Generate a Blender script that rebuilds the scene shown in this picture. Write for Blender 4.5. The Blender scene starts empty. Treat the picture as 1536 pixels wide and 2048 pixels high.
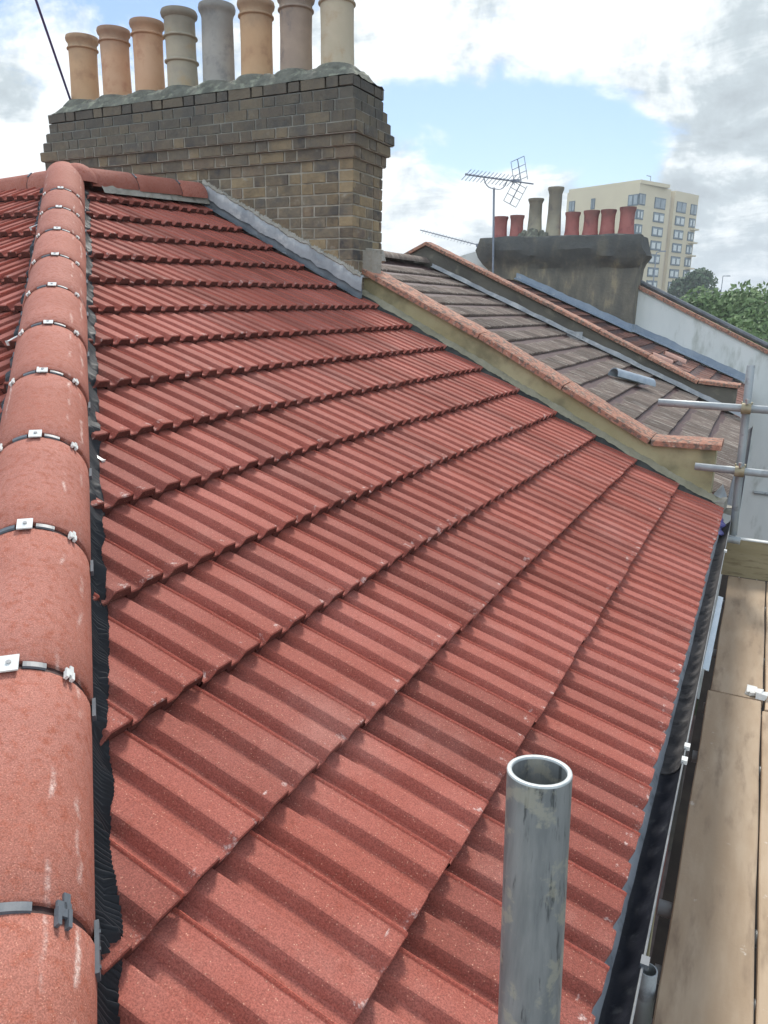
import bpy, bmesh, math, random
from mathutils import Vector, Matrix, noise as mn
random.seed(7)
sc = bpy.context.scene
COL = sc.collection
PI = math.pi

# ---------------------------------------------------------------- camera
FPX, YAW, PITCH, ROLL = 1494.5, 0.45951, 0.26867, 0.01514
FW = Vector((-math.sin(YAW)*math.cos(PITCH), math.cos(YAW)*math.cos(PITCH), -math.sin(PITCH)))
_r = Vector((math.cos(YAW), math.sin(YAW), 0)); _u = _r.cross(FW)
RT = _r*math.cos(ROLL)+_u*math.sin(ROLL); UP = -_r*math.sin(ROLL)+_u*math.cos(ROLL)
cam = bpy.data.cameras.new('camera'); camo = bpy.data.objects.new('camera', cam); COL.objects.link(camo)
cam.sensor_fit = 'HORIZONTAL'; cam.sensor_width = 36.0; cam.lens = FPX/1536*36.0
cam.clip_start = 0.05; cam.clip_end = 6000
m = Matrix.Identity(4)
for i in range(3):
    m[i][0] = RT[i]; m[i][1] = UP[i]; m[i][2] = -FW[i]
camo.matrix_world = m
sc.camera = camo

def ray(x, y): return FW + RT*((x-768)/FPX) + UP*((1024-y)/FPX)
def at(x, y, d): return ray(x, y)*d
def onp(x, y, ax, v):
    d = ray(x, y); return d*(v/d[ax])

# ---------------------------------------------------------------- light and sky
SUN_EL, SUN_AZ = math.radians(47), math.radians(22)       # azimuth measured from +Y towards -X
sund = Vector((-math.sin(SUN_AZ)*math.cos(SUN_EL), math.cos(SUN_AZ)*math.cos(SUN_EL), math.sin(SUN_EL)))
sl = bpy.data.lights.new('sun', 'SUN'); sl.energy = 2.1; sl.angle = math.radians(12); sl.color = (1, 0.95, 0.88)
so = bpy.data.objects.new('sun', sl); COL.objects.link(so)
so.rotation_euler = sund.to_track_quat('Z', 'Y').to_euler()
vs = sc.view_settings; vs.view_transform = 'Standard'; vs.look = 'None'; vs.gamma = 1; vs.exposure = 0.80

W = bpy.data.worlds.new('World'); sc.world = W; W.use_nodes = True
nt = W.node_tree; nt.nodes.clear()
def N(t, **k):
    n = nt.nodes.new(t)
    for a, b in k.items():
        if a == 'ins':
            for i, v in b.items(): n.inputs[i].default_value = v
        else: setattr(n, a, b)
    return n
def L(a, b): nt.links.new(a, b)
def M_(op, a, b=None, c=None, clamp=False):
    n = nt.nodes.new('ShaderNodeMath'); n.operation = op; n.use_clamp = clamp
    for i, v in enumerate((a, b, c)):
        if v is None: continue
        if isinstance(v, (int, float)): n.inputs[i].default_value = v
        else: L(v, n.inputs[i])
    return n.outputs[0]
out = N('ShaderNodeOutputWorld'); bg = N('ShaderNodeBackground'); L(bg.outputs[0], out.inputs[0])
sky = N('ShaderNodeTexSky'); sky.sky_type = 'NISHITA'; sky.sun_disc = False
sky.sun_elevation = SUN_EL; sky.sun_rotation = -SUN_AZ
sky.air_density = 1.2; sky.dust_density = 0.4; sky.ozone_density = 1.0
tc = N('ShaderNodeTexCoord')
sep = N('ShaderNodeSeparateXYZ'); L(tc.outputs['Generated'], sep.inputs[0])
zz = M_('ADD', M_('MAXIMUM', sep.outputs[2], 0.0), 0.22)
cx = M_('DIVIDE', sep.outputs[0], zz); cy = M_('DIVIDE', sep.outputs[1], zz)
comb = N('ShaderNodeCombineXYZ'); L(cx, comb.inputs[0]); L(cy, comb.inputs[1]); L(M_('MULTIPLY', sep.outputs[2], 1.5), comb.inputs[2])
def noise(vec, scale, detail=8, rough=0.55, off=(0, 0, 0), dist=0.0):
    mp = N('ShaderNodeMapping'); mp.inputs['Location'].default_value = off; L(vec, mp.inputs[0])
    n = N('ShaderNodeTexNoise'); n.inputs['Scale'].default_value = scale; n.inputs['Detail'].default_value = detail
    n.inputs['Roughness'].default_value = rough; n.inputs['Distortion'].default_value = dist
    L(mp.outputs[0], n.inputs['Vector']); return n.outputs['Fac']
nA = noise(tc.outputs['Generated'], 5.5, 9, 0.60, (3.1, 1.7, 0.4), 0.25)
nB = noise(comb.outputs[0], 1.3, 9, 0.60, (0.3, 7.7, 2.4), 0.3)
nC = noise(tc.outputs['Generated'], 9.0, 7, 0.6, (8.1, 2.7, 5.4), 0.2)
def blob(px, py, rad, sx=1.0, sy=1.0):
    """soft 0..1 patch of sky around a world direction"""
    d = ray(px, py).normalized()
    right = Vector((0, 0, 1)).cross(d).normalized()*-1; up = right.cross(d)*1.0
    dv = N('ShaderNodeVectorMath', operation='SUBTRACT'); L(tc.outputs['Generated'], dv.inputs[0]); dv.inputs[1].default_value = d
    a = N('ShaderNodeVectorMath', operation='DOT_PRODUCT'); L(dv.outputs[0], a.inputs[0]); a.inputs[1].default_value = right/(rad*sx)
    b = N('ShaderNodeVectorMath', operation='DOT_PRODUCT'); L(dv.outputs[0], b.inputs[0]); b.inputs[1].default_value = up/(rad*sy)
    s = M_('ADD', M_('POWER', M_('ABSOLUTE', a.outputs['Value']), 2.0), M_('POWER', M_('ABSOLUTE', b.outputs['Value']), 2.0))
    return M_('POWER', 2.718, M_('MULTIPLY', s, -1.0))
def wsum(base, items):
    acc = base
    for o, w in items: acc = M_('ADD', acc, M_('MULTIPLY', o, w))
    return acc
nD = noise(comb.outputs[0], 3.4, 10, 0.62, (5.3, 1.7, 0.4), 0.4)
ncov = wsum(0.0, [(nA, 0.40), (nB, 0.25), (nD, 0.35)])
cov = wsum(M_('MULTIPLY_ADD', M_('SUBTRACT', ncov, 0.5), 6.5, 0.52), [
    (blob(1080, 265, 0.115, 2.0, 0.60), -1.35), (blob(1235, 330, 0.05, 1.0, 1.1), -0.7), (blob(850, 215, 0.05, 1.6, .6), -0.4),
    (blob(840, 470, 0.13, 1.3, 1.0), 1.15), (blob(1060, 375, 0.05, 1.3, 0.8), 0.9), (blob(1000, 90, 0.10, 3.0, 0.6), 0.75),
    (blob(1480, 330, 0.12, 1.0, 1.6), 1.2), (blob(60, 300, 0.10, 1.5, 1.0), 1.0), (blob(250, 60, 0.12, 2.2, 1.0), -0.15)])
mask = N('ShaderNodeMapRange', interpolation_type='SMOOTHSTEP'); L(cov, mask.inputs[0]); mask.inputs[1].default_value = 0.15; mask.inputs[2].default_value = 0.80
shade = wsum(M_('MULTIPLY_ADD', M_('SUBTRACT', nC, 0.5), 3.0, M_('MULTIPLY_ADD', M_('SUBTRACT', nD, 0.5), 2.4, 0.80)), [
    (blob(1480, 260, 0.14, 0.95, 0.95), -0.75), (blob(1000, 95, 0.12, 3.0, 0.8), 0.55), (blob(880, 420, 0.12, 1.2, 1.0), 0.25),
    (blob(60, 320, 0.12, 1.6, 1.0), 0.5), (blob(300, 30, 0.14, 2.4, 0.9), -0.55), (blob(1400, 480, 0.08, 1.6, 1.0), 0.1), (blob(1260, 250, 0.04, .8, 1.2), 0.35)])
ramp = N('ShaderNodeValToRGB'); L(shade, ramp.inputs[0])
e = ramp.color_ramp.elements
e[0].position = 0.0; e[0].color = (0.29, 0.325, 0.35, 1)
e[1].position = 1.0; e[1].color = (0.68, 0.71, 0.72, 1)
x_ = ramp.color_ramp.elements.new(0.5); x_.color = (0.37, 0.42, 0.445, 1)
skm = N('ShaderNodeMix', data_type='RGBA', blend_type='MULTIPLY'); skm.inputs[0].default_value = 1.0
L(sky.outputs[0], skm.inputs[6]); skm.inputs[7].default_value = (0.062, 0.068, 0.080, 1)
mixs = N('ShaderNodeMix', data_type='RGBA'); L(mask.outputs[0], mixs.inputs[0]); L(skm.outputs[2], mixs.inputs[6]); L(ramp.outputs[0], mixs.inputs[7])
front = N('ShaderNodeMapRange', interpolation_type='SMOOTHSTEP'); L(sep.outputs[1], front.inputs[0])   # added fill: unseen sky behind the camera brightened to light the facing walls
front.inputs[1].default_value = 0.25; front.inputs[2].default_value = -0.5; front.inputs[3].default_value = 1.0; front.inputs[4].default_value = 1.9
fm = N('ShaderNodeVectorMath', operation='SCALE'); L(mixs.outputs[2], fm.inputs[0]); L(front.outputs[0], fm.inputs['Scale'])
L(fm.outputs[0], bg.inputs[0]); bg.inputs[1].default_value = 1.0

# ---------------------------------------------------------------- helpers
def wob(x, seed=0.0, f=1.0): return mn.noise(Vector((x*f, seed*3.7, 1.3)))*1.4
def tag(o, label=None, cat=None, group=None, kind=None):
    if label: o['label'] = label
    if cat: o['category'] = cat
    if group: o['group'] = group
    if kind: o['kind'] = kind
    return o
def empty(name, loc, label, cat, group=None):
    o = bpy.data.objects.new(name, None); COL.objects.link(o); o.location = loc
    return tag(o, label, cat, group)
def org(p):
    v = Vector((0, 0, 0))
    while p is not None: v += p.location; p = p.parent
    return v
class MB:
    def __init__(s): s.v = []; s.f = []; s.r = []
    def quad(s, a, b, c, d, r=0.5):
        i = len(s.v); s.v += [Vector(a), Vector(b), Vector(c), Vector(d)]; s.f.append((i, i+1, i+2, i+3)); s.r.append(r)
    def grid(s, rows, r=0.5, closed=False):
        i0 = len(s.v); n = len(rows[0])
        for row in rows: s.v += [Vector(p) for p in row]
        for a in range(len(rows)-1):
            for b in range(n if closed else n-1):
                c = (b+1) % n
                s.f.append((i0+a*n+b, i0+a*n+c, i0+(a+1)*n+c, i0+(a+1)*n+b)); s.r.append(r)
    def poly(s, pts, r=0.5):
        i = len(s.v); s.v += [Vector(p) for p in pts]; s.f.append(tuple(range(i, i+len(pts)))); s.r.append(r)
    def box(s, c, h, ax=None, r=0.5, jit=0.0):
        ax = ax or (Vector((1, 0, 0)), Vector((0, 1, 0)), Vector((0, 0, 1)))
        c = Vector(c); i = len(s.v)
        for sx in (-1, 1):
            for sy in (-1, 1):
                for sz in (-1, 1):
                    p = c + ax[0]*h[0]*sx + ax[1]*h[1]*sy + ax[2]*h[2]*sz
                    if jit: p += Vector((random.uniform(-jit, jit), random.uniform(-jit, jit), random.uniform(-jit, jit)))
                    s.v.append(p)
        for f in ((0, 1, 3, 2), (4, 6, 7, 5), (0, 4, 5, 1), (2, 3, 7, 6), (0, 2, 6, 4), (1, 5, 7, 3)):
            s.f.append(tuple(i+k for k in f)); s.r.append(r)
    def extr(s, pts, d, r=0.5):
        """closed outline pts extruded by vector d, capped"""
        n = len(pts); i = len(s.v); d = Vector(d)
        s.v += [Vector(p) for p in pts] + [Vector(p)+d for p in pts]
        s.f.append(tuple(i+k for k in range(n))[::-1]); s.r.append(r)
        s.f.append(tuple(i+n+k for k in range(n))); s.r.append(r)
        for k in range(n):
            s.f.append((i+k, i+(k+1) % n, i+n+(k+1) % n, i+n+k)); s.r.append(r)
    def tube(s, pts, rad, n=10, cap=True, r=0.5):
        pts = [Vector(p) for p in pts]; rows = []
        if isinstance(rad, (int, float)): rad = [rad]*len(pts)
        up = None
        for k, p in enumerate(pts):
            t = (pts[min(k+1, len(pts)-1)]-pts[max(k-1, 0)]).normalized()
            if up is None: up = Vector((0, 0, 1)) if abs(t.z) < .9 else Vector((1, 0, 0))
            a = t.cross(up).normalized(); b = a.cross(t).normalized(); up = b
            rows.append([p+(a*math.cos(2*PI*j/n)+b*math.sin(2*PI*j/n))*rad[k] for j in range(n)])
        s.grid(rows, r, closed=True)
        if cap: s.poly(rows[0][::-1], r); s.poly(rows[-1], r)
    def hollow(s, a, b, ro, ri, n=32):
        a = Vector(a); b = Vector(b); t = (b-a).normalized()
        u = t.orthogonal().normalized(); w = t.cross(u)
        def ring(p, rr): return [p+(u*math.cos(2*PI*j/n)+w*math.sin(2*PI*j/n))*rr for j in range(n)]
        L_ = (b-a).length
        s.grid([ring(a, ri), ring(a, ro-.0006), ring(a+t*.0006, ro), ring(a+t*L_*.33, ro), ring(a+t*L_*.66, ro), ring(b-t*.0006, ro), ring(b, ro-.0006), ring(b, ri), ring(a, ri)], closed=True)
    def lathe(s, c, prof, n=28, r=0.5, axis=None):
        c = Vector(c); rows = []
        for (rr, z) in prof: rows.append([c+Vector((rr*math.cos(2*PI*j/n), rr*math.sin(2*PI*j/n), z)) for j in range(n)])
        s.grid(rows, r, closed=True)
    def build(s, name, mt, parent=None, smooth=None, label=None, cut=None, merge=False):
        o0 = org(parent)
        me = bpy.data.meshes.new(name); me.from_pydata([tuple(v-o0) for v in s.v], [], s.f); me.update()
        at_ = me.attributes.new('rnd', 'FLOAT', 'FACE'); at_.data.foreach_set('value', s.r)
        bm = bmesh.new(); bm.from_mesh(me)
        if merge: bmesh.ops.remove_doubles(bm, verts=bm.verts, dist=1e-5)
        if cut:
            for (co, no) in cut:
                bmesh.ops.bisect_plane(bm, geom=bm.verts[:]+bm.edges[:]+bm.faces[:], plane_co=Vector(co)-o0, plane_no=Vector(no), clear_outer=True)
        if merge or not cut: bmesh.ops.recalc_face_normals(bm, faces=bm.faces)
        bm.to_mesh(me); bm.free()
        if smooth:
            me.shade_smooth()
            try: me.set_sharp_from_angle(angle=math.radians(smooth))
            except Exception: pass
        me.materials.append(mt)
        o = bpy.data.objects.new(name, me); COL.objects.link(o); o.parent = parent
        if label: o['label'] = label
        return o

# ---------------------------------------------------------------- materials
def mat(name, c1, c2, scale=4, c3=None, s3=20, t3=(0.6, 0.72), rough=0.85, bump=0.3, bscale=60, bdist=0.004, metal=0.0,
        stretch=None, rnd=0.0, rndc=None, speck=None, patch=None, spec=0.3, bead=None, coord='Object', low=None, emis=None, salt=None, dust=None):
    mt = bpy.data.materials.new(name); mt.use_nodes = True; t = mt.node_tree; t.nodes.clear()
    o = t.nodes.new('ShaderNodeOutputMaterial'); b = t.nodes.new('ShaderNodeBsdfPrincipled'); t.links.new(b.outputs[0], o.inputs[0])
    b.inputs['Roughness'].default_value = rough; b.inputs['Metallic'].default_value = metal; b.inputs['Specular IOR Level'].default_value = spec
    tcn = t.nodes.new('ShaderNodeTexCoord'); oi = t.nodes.new('ShaderNodeObjectInfo')
    add = t.nodes.new('ShaderNodeVectorMath'); add.operation = 'ADD'; t.links.new(tcn.outputs[coord], add.inputs[0])
    mu = t.nodes.new('ShaderNodeMath'); mu.operation = 'MULTIPLY'; t.links.new(oi.outputs['Random'], mu.inputs[0]); mu.inputs[1].default_value = 37.0
    t.links.new(mu.outputs[0], add.inputs[1])
    base = add.outputs[0]
    if stretch:
        mp = t.nodes.new('ShaderNodeMapping'); mp.inputs['Scale'].default_value = stretch; t.links.new(base, mp.inputs[0]); st = mp.outputs[0]
    else: st = base
    def nz(vec, s, d=6, ro=0.6):
        n = t.nodes.new('ShaderNodeTexNoise'); n.inputs['Scale'].default_value = s; n.inputs['Detail'].default_value = d; n.inputs['Roughness'].default_value = ro
        t.links.new(vec, n.inputs['Vector']); return n.outputs['Fac']
    def rng(v, a, bb, lo=0.0, hi=1.0):
        n = t.nodes.new('ShaderNodeMapRange'); n.interpolation_type = 'SMOOTHSTEP'; t.links.new(v, n.inputs[0])
        n.inputs[1].default_value = a; n.inputs[2].default_value = bb; n.inputs[3].default_value = lo; n.inputs[4].default_value = hi; return n.outputs[0]
    def mix(f, a, bb, mode='MIX'):
        n = t.nodes.new('ShaderNodeMix'); n.data_type = 'RGBA'; n.blend_type = mode
        for i, v in ((0, f), (6, a), (7, bb)):
            if isinstance(v, (int, float)): n.inputs[i].default_value = v
            elif isinstance(v, tuple): n.inputs[i].default_value = (*v, 1) if len(v) == 3 else v
            else: t.links.new(v, n.inputs[i])
        return n.outputs[2]
    col = mix(rng(nz(st, scale), 0.3, 0.7), c1, c2)
    if c3: col = mix(rng(nz(st, s3, 5), *t3), col, c3)
    atn = t.nodes.new('ShaderNodeAttribute'); atn.attribute_name = 'rnd'
    if rndc:
        rr = t.nodes.new('ShaderNodeValToRGB'); rr.color_ramp.interpolation = 'CONSTANT' if len(rndc) > 4 else 'LINEAR'
        el = rr.color_ramp.elements
        while len(el) < len(rndc): el.new(0.5)
        for i, c in enumerate(rndc): el[i].position = i/len(rndc) if len(rndc) > 4 else i/(len(rndc)-1); el[i].color = (*c, 1)
        t.links.new(atn.outputs['Fac'], rr.inputs[0]); col = mix(0.55, col, rr.outputs[0])
    if rnd:
        fr = t.nodes.new('ShaderNodeMath'); fr.operation = 'FRACT'; t.links.new(atn.outputs['Fac'], fr.inputs[0]); g = rng(fr.outputs[0], 0, 1, 1-rnd, 1+rnd)
        cmb = t.nodes.new('ShaderNodeCombineColor'); [t.links.new(g, cmb.inputs[i]) for i in range(3)]
        col = mix(1.0, col, cmb.outputs[0], 'MULTIPLY')
    if bead:
        g1 = rng(atn.outputs['Fac'], 1.5, 1.6); g2 = rng(atn.outputs['Fac'], 2.8, 2.9, 1, 0)
        gm = t.nodes.new('ShaderNodeMath'); gm.operation = 'MULTIPLY'; t.links.new(g1, gm.inputs[0]); t.links.new(g2, gm.inputs[1]); col = mix(gm.outputs[0], col, bead)
        ge = t.nodes.new('ShaderNodeMath'); ge.operation = 'MULTIPLY'; t.links.new(rng(atn.outputs['Fac'], 2.8, 2.9), ge.inputs[0]); t.links.new(rng(nz(base, 30, 8, .7), .57, .66, 0, .75), ge.inputs[1]); col = mix(ge.outputs[0], col, (0.62, 0.47, 0.42))
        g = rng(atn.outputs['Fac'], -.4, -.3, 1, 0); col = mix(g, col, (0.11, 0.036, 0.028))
    if patch:    # (colour, scale, lo, hi, amount)
        pm = rng(nz(base, patch[1], 7, 0.65), patch[2], patch[3], 0, patch[4]); col = mix(pm, col, patch[0])
    if low:      # soot or stain that grows with height: (colour, z0, z1, amount)
        sp = t.nodes.new('ShaderNodeSeparateXYZ'); t.links.new(tcn.outputs['Object'], sp.inputs[0])
        ad = t.nodes.new('ShaderNodeMath'); ad.operation = 'MULTIPLY_ADD'; t.links.new(nz(base, 2.5), ad.inputs[0]); ad.inputs[1].default_value = 0.7; t.links.new(sp.outputs[2], ad.inputs[2])
        col = mix(rng(ad.outputs[0], low[1], low[2], 0, low[3]), col, low[0])
    if salt:     # white salt lines running down the tile: (direction, offset, [(q, halfwidth, seed)])
        dp = t.nodes.new('ShaderNodeVectorMath'); dp.operation = 'DOT_PRODUCT'; t.links.new(tcn.outputs['Object'], dp.inputs[0]); dp.inputs[1].default_value = salt[0]
        wv = t.nodes.new('ShaderNodeMath'); wv.operation = 'MULTIPLY_ADD'; t.links.new(nz(tcn.outputs['Object'], 14, 4), wv.inputs[0]); wv.inputs[1].default_value = 0.022; t.links.new(dp.outputs['Value'], wv.inputs[2])
        for (q, hw, lo) in salt[2]:
            sb = t.nodes.new('ShaderNodeMath'); sb.operation = 'SUBTRACT'; t.links.new(wv.outputs[0], sb.inputs[0]); sb.inputs[1].default_value = q+0.011-salt[1]
            ab = t.nodes.new('ShaderNodeMath'); ab.operation = 'ABSOLUTE'; t.links.new(sb.outputs[0], ab.inputs[0])
            mm = t.nodes.new('ShaderNodeMath'); mm.operation = 'MULTIPLY'; t.links.new(rng(ab.outputs[0], 0, hw*1.3, 0.62, 0), mm.inputs[0])
            m3 = t.nodes.new('ShaderNodeMath'); m3.operation = 'MULTIPLY'; t.links.new(rng(nz(base, 7+q*20, 5), lo+.02, lo+.16), m3.inputs[0]); t.links.new(rng(nz(base, 160, 3, .8), .35, .65, .25, 1), m3.inputs[1])
            t.links.new(m3.outputs[0], mm.inputs[1]); col = mix(mm.outputs[0], col, (0.86, 0.74, 0.66))
    bn = nz(base, bscale, 4, 0.6)
    if speck:    # (light colour, scale, threshold, amount)
        vo = t.nodes.new('ShaderNodeTexVoronoi'); vo.inputs['Scale'].default_value = speck[1]; t.links.new(base, vo.inputs['Vector'])
        sv = t.nodes.new('ShaderNodeSeparateColor'); t.links.new(vo.outputs['Color'], sv.inputs[0])
        dm = rng(vo.outputs['Distance'], 0.25, 0.5, 1, 0)
        m2 = t.nodes.new('ShaderNodeMath'); m2.operation = 'MULTIPLY'; t.links.new(rng(sv.outputs[0], speck[2], min(1, speck[2]+.1), 0, speck[3]), m2.inputs[0]); t.links.new(dm, m2.inputs[1])
        col = mix(m2.outputs[0], col, speck[0])
        fine = nz(base, speck[1]*1.05, 2, 0.7); gg = rng(fine, 0.3, 0.7, 0.70, 1.26) if speck[1] > 100 else rng(fine, 0.3, 0.7, 0.97, 1.03)
        cmb = t.nodes.new('ShaderNodeCombineColor'); [t.links.new(gg, cmb.inputs[i]) for i in range(3)]
        col = mix(1.0, col, cmb.outputs[0], 'MULTIPLY')
    t.links.new(col, b.inputs['Base Color'])
    if bump:
        bp = t.nodes.new('ShaderNodeBump'); bp.inputs['Strength'].default_value = bump; bp.inputs['Distance'].default_value = bdist
        t.links.new(bn, bp.inputs['Height']); t.links.new(bp.outputs[0], b.inputs['Normal'])
    if emis: b.inputs['Emission Color'].default_value = (*emis, 1); b.inputs['Emission Strength'].default_value = 1
    return mt

RED = (0.375, 0.088, 0.062)
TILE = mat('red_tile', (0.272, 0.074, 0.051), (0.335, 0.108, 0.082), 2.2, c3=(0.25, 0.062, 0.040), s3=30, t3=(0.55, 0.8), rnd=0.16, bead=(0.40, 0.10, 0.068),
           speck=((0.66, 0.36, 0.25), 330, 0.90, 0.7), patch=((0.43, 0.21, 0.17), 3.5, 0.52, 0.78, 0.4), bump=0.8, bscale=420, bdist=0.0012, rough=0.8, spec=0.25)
_hd = Vector((0.9575, 1, 0)).normalized(); _ho = -(_hd.dot(Vector((-4.0, 2.5, 0)))+0.2753/math.sqrt(1+0.9575**2))
HIPT = mat('hip_tile_red', (0.37, 0.138, 0.098), (0.43, 0.178, 0.135), 3.0, c3=(0.35, 0.11, 0.07), s3=60, t3=(0.45, 0.7), rnd=0.08,
           speck=((0.66, 0.34, 0.24), 420, 0.84, 0.5), bump=1.0, bscale=380, bdist=0.0012, rough=0.8, spec=0.25, salt=(_hd, -_ho, [(0.072, 0.0045, 0.50), (0.104, 0.0035, 0.44), (-0.09, 0.004, 0.5)]))
RIDT = mat('ridge_tile_red', (0.37, 0.138, 0.098), (0.43, 0.178, 0.135), 3.0, c3=(0.35, 0.11, 0.07), s3=60, t3=(0.45, 0.7), rnd=0.08,
           speck=((0.66, 0.34, 0.24), 420, 0.84, 0.5), bump=1.0, bscale=380, bdist=0.0012, rough=0.8, spec=0.25)
MEMB = mat('black_membrane', (0.012, 0.013, 0.016), (0.024, 0.026, 0.03), 12, rough=0.55, bump=0.1, bscale=150, spec=0.3)
DARKP = mat('grey_plastic', (0.085, 0.10, 0.115), (0.12, 0.135, 0.15), 30, rough=0.45, bump=0.05, spec=0.5)
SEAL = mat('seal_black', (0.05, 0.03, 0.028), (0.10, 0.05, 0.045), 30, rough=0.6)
CLIPW = mat('clip_white', (0.62, 0.63, 0.60), (0.74, 0.74, 0.70), 40, rough=0.4, bump=0.05, spec=0.5)
STEEL = mat('screw_steel', (0.35, 0.35, 0.34), (0.5, 0.5, 0.5), 40, rough=0.4, metal=0.8)
MORTAR = mat('mortar', (0.30, 0.28, 0.23), (0.40, 0.38, 0.33), 6, c3=(0.16, 0.15, 0.12), s3=15, bump=0.9, bscale=40, bdist=0.01)
VERGE = mat('verge_dark', (0.035, 0.037, 0.036), (0.075, 0.078, 0.072), 8, rough=0.85, bump=0.3, spec=0.1)
FILLET = mat('pale_fillet', (0.25, 0.235, 0.165), (0.34, 0.32, 0.235), 7, c3=(0.16, 0.15, 0.11), s3=12, bump=0.9, bscale=50, bdist=0.008)
LEAD = mat('lead', (0.24, 0.255, 0.265), (0.38, 0.395, 0.40), 5, c3=(0.50, 0.50, 0.48), s3=7, t3=(0.48, 0.68), rough=0.55, bump=0.4, bscale=14, bdist=0.01, spec=0.5)
LEADD = mat('lead_dark', (0.075, 0.088, 0.10), (0.14, 0.155, 0.165), 6, c3=(0.38, 0.40, 0.41), s3=9, t3=(0.64, 0.74), rough=0.5, bump=0.3, bscale=20, bdist=0.006, spec=0.5)
LEADB = mat('lead_blue', (0.20, 0.25, 0.31), (0.28, 0.33, 0.38), 4, c3=(0.36, 0.38, 0.39), s3=9, rough=0.6, bump=0.3, bscale=16, bdist=0.01)
STOCK = [(0.18, 0.145, 0.10), (0.24, 0.20, 0.14), (0.09, 0.088, 0.085), (0.36, 0.275, 0.16), (0.19, 0.155, 0.115), (0.40, 0.31, 0.185), (0.13, 0.12, 0.105), (0.25, 0.195, 0.145), (0.20, 0.18, 0.145)]
BRICK = mat('stock_brick', (0.15, 0.115, 0.07), (0.30, 0.225, 0.125), 18, c3=(0.045, 0.043, 0.042), s3=7, t3=(0.48, 0.66), rndc=STOCK, low=((0.095, 0.092, 0.082), 1.50, 2.40, 0.72),
            patch=((0.40, 0.40, 0.35), 9, 0.58, 0.72, 0.6), bump=0.9, bscale=60, bdist=0.008, rough=0.9)
JOINT = mat('brick_mortar', (0.32, 0.295, 0.235), (0.44, 0.405, 0.33), 10, c3=(0.22, 0.205, 0.175), s3=6, low=((0.13, 0.135, 0.13), 1.7, 2.4, 0.8), bump=0.8, bscale=50, bdist=0.008)
FLAUN = mat('flaunching', (0.11, 0.112, 0.092), (0.19, 0.19, 0.155), 9, c3=(0.28, 0.29, 0.22), s3=12, t3=(0.5, 0.7), bump=1.0, bscale=22, bdist=0.02, rough=0.95)
def potm(n, a, b, c=None, **k): return mat(n, a, b, 3.0, c3=c, s3=7, t3=(0.5, 0.72), rough=0.85, bump=0.3, bscale=60, bdist=0.003, low=((0.11, 0.10, 0.09), 2.80, 3.15, 0.5), **k)
P_BUFF = potm('pot_buff', (0.52, 0.33, 0.19), (0.60, 0.40, 0.24), (0.44, 0.27, 0.16))
P_ORNG = potm('pot_orange', (0.54, 0.32, 0.19), (0.61, 0.39, 0.25), (0.48, 0.26, 0.16))
P_CREAM = potm('pot_cream', (0.50, 0.43, 0.31), (0.58, 0.50, 0.37), (0.46, 0.34, 0.22))
P_GREY = potm('pot_grey', (0.33, 0.32, 0.29), (0.42, 0.40, 0.36), (0.25, 0.25, 0.24))
P_BAND = potm('pot_banded', (0.34, 0.31, 0.25), (0.47, 0.41, 0.30), (0.44, 0.34, 0.22))
P_BROWN = potm('pot_brown', (0.32, 0.25, 0.20), (0.44, 0.34, 0.26), (0.17, 0.15, 0.15))
P_RED = potm('pot_red', (0.34, 0.125, 0.11), (0.40, 0.165, 0.145), (0.26, 0.10, 0.10))
P_OLD = potm('pot_old', (0.33, 0.31, 0.24), (0.42, 0.38, 0.28), (0.24, 0.22, 0.20))
P_IN = mat('pot_inside', (0.02, 0.02, 0.02), (0.04, 0.035, 0.03), 10)
OCHRE = mat('ochre_render', (0.34, 0.30, 0.165), (0.43, 0.385, 0.235), 2.4, c3=(0.22, 0.20, 0.12), s3=3.6, t3=(0.46, 0.70), patch=((0.42, 0.38, 0.25), 7, 0.60, 0.75, 0.5), bump=0.4, bscale=30, bdist=0.006, rough=0.95)
RENDB = mat('old_render', (0.095, 0.09, 0.078), (0.15, 0.14, 0.115), 2, c3=(0.22, 0.205, 0.16), s3=5, t3=(0.55, 0.75), patch=((0.34, 0.33, 0.28), 16, 0.70, 0.76, 0.6), bump=0.6, bscale=25, bdist=0.01, rough=0.95)
RENDC = mat('stack_render', (0.14, 0.135, 0.115), (0.22, 0.20, 0.155), 2.6, c3=(0.34, 0.29, 0.19), s3=2.6, t3=(0.52, 0.75), stretch=(2.2, 2.2, 0.7), bump=0.7, bscale=18, bdist=0.02, rough=0.95,
            low=((0.075, 0.082, 0.084), 1.9, 2.35, 0.75))
COPE = mat('coping_clay', (0.33, 0.15, 0.10), (0.47, 0.235, 0.16), 14, c3=(0.17, 0.125, 0.10), s3=30, t3=(0.46, 0.60), patch=((0.56, 0.42, 0.32), 34, 0.54, 0.66, 0.65), rnd=0.12, bump=0.7, bscale=60, bdist=0.005, rough=0.9)
BROWN = mat('brown_tile', (0.16, 0.122, 0.10), (0.22, 0.175, 0.145), 3, c3=(0.36, 0.32, 0.27), s3=16, t3=(0.52, 0.66), stretch=(0.35, 3.0, 0.35), rnd=0.2, bump=0.8, bscale=70, bdist=0.006, rough=0.95)
RUST = mat('rust_tile', (0.19, 0.085, 0.06), (0.14, 0.075, 0.06), 3, c3=(0.09, 0.06, 0.05), s3=8, rnd=0.25, bump=0.5, bscale=60, bdist=0.005, rough=0.9)
WHITE = mat('white_render', (0.62, 0.66, 0.63), (0.70, 0.73, 0.70), 1.2, c3=(0.42, 0.45, 0.40), s3=2.6, t3=(0.5, 0.72), stretch=(1.5, 1.5, 0.45), bump=0.2, bscale=20, rough=0.95)
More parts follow.
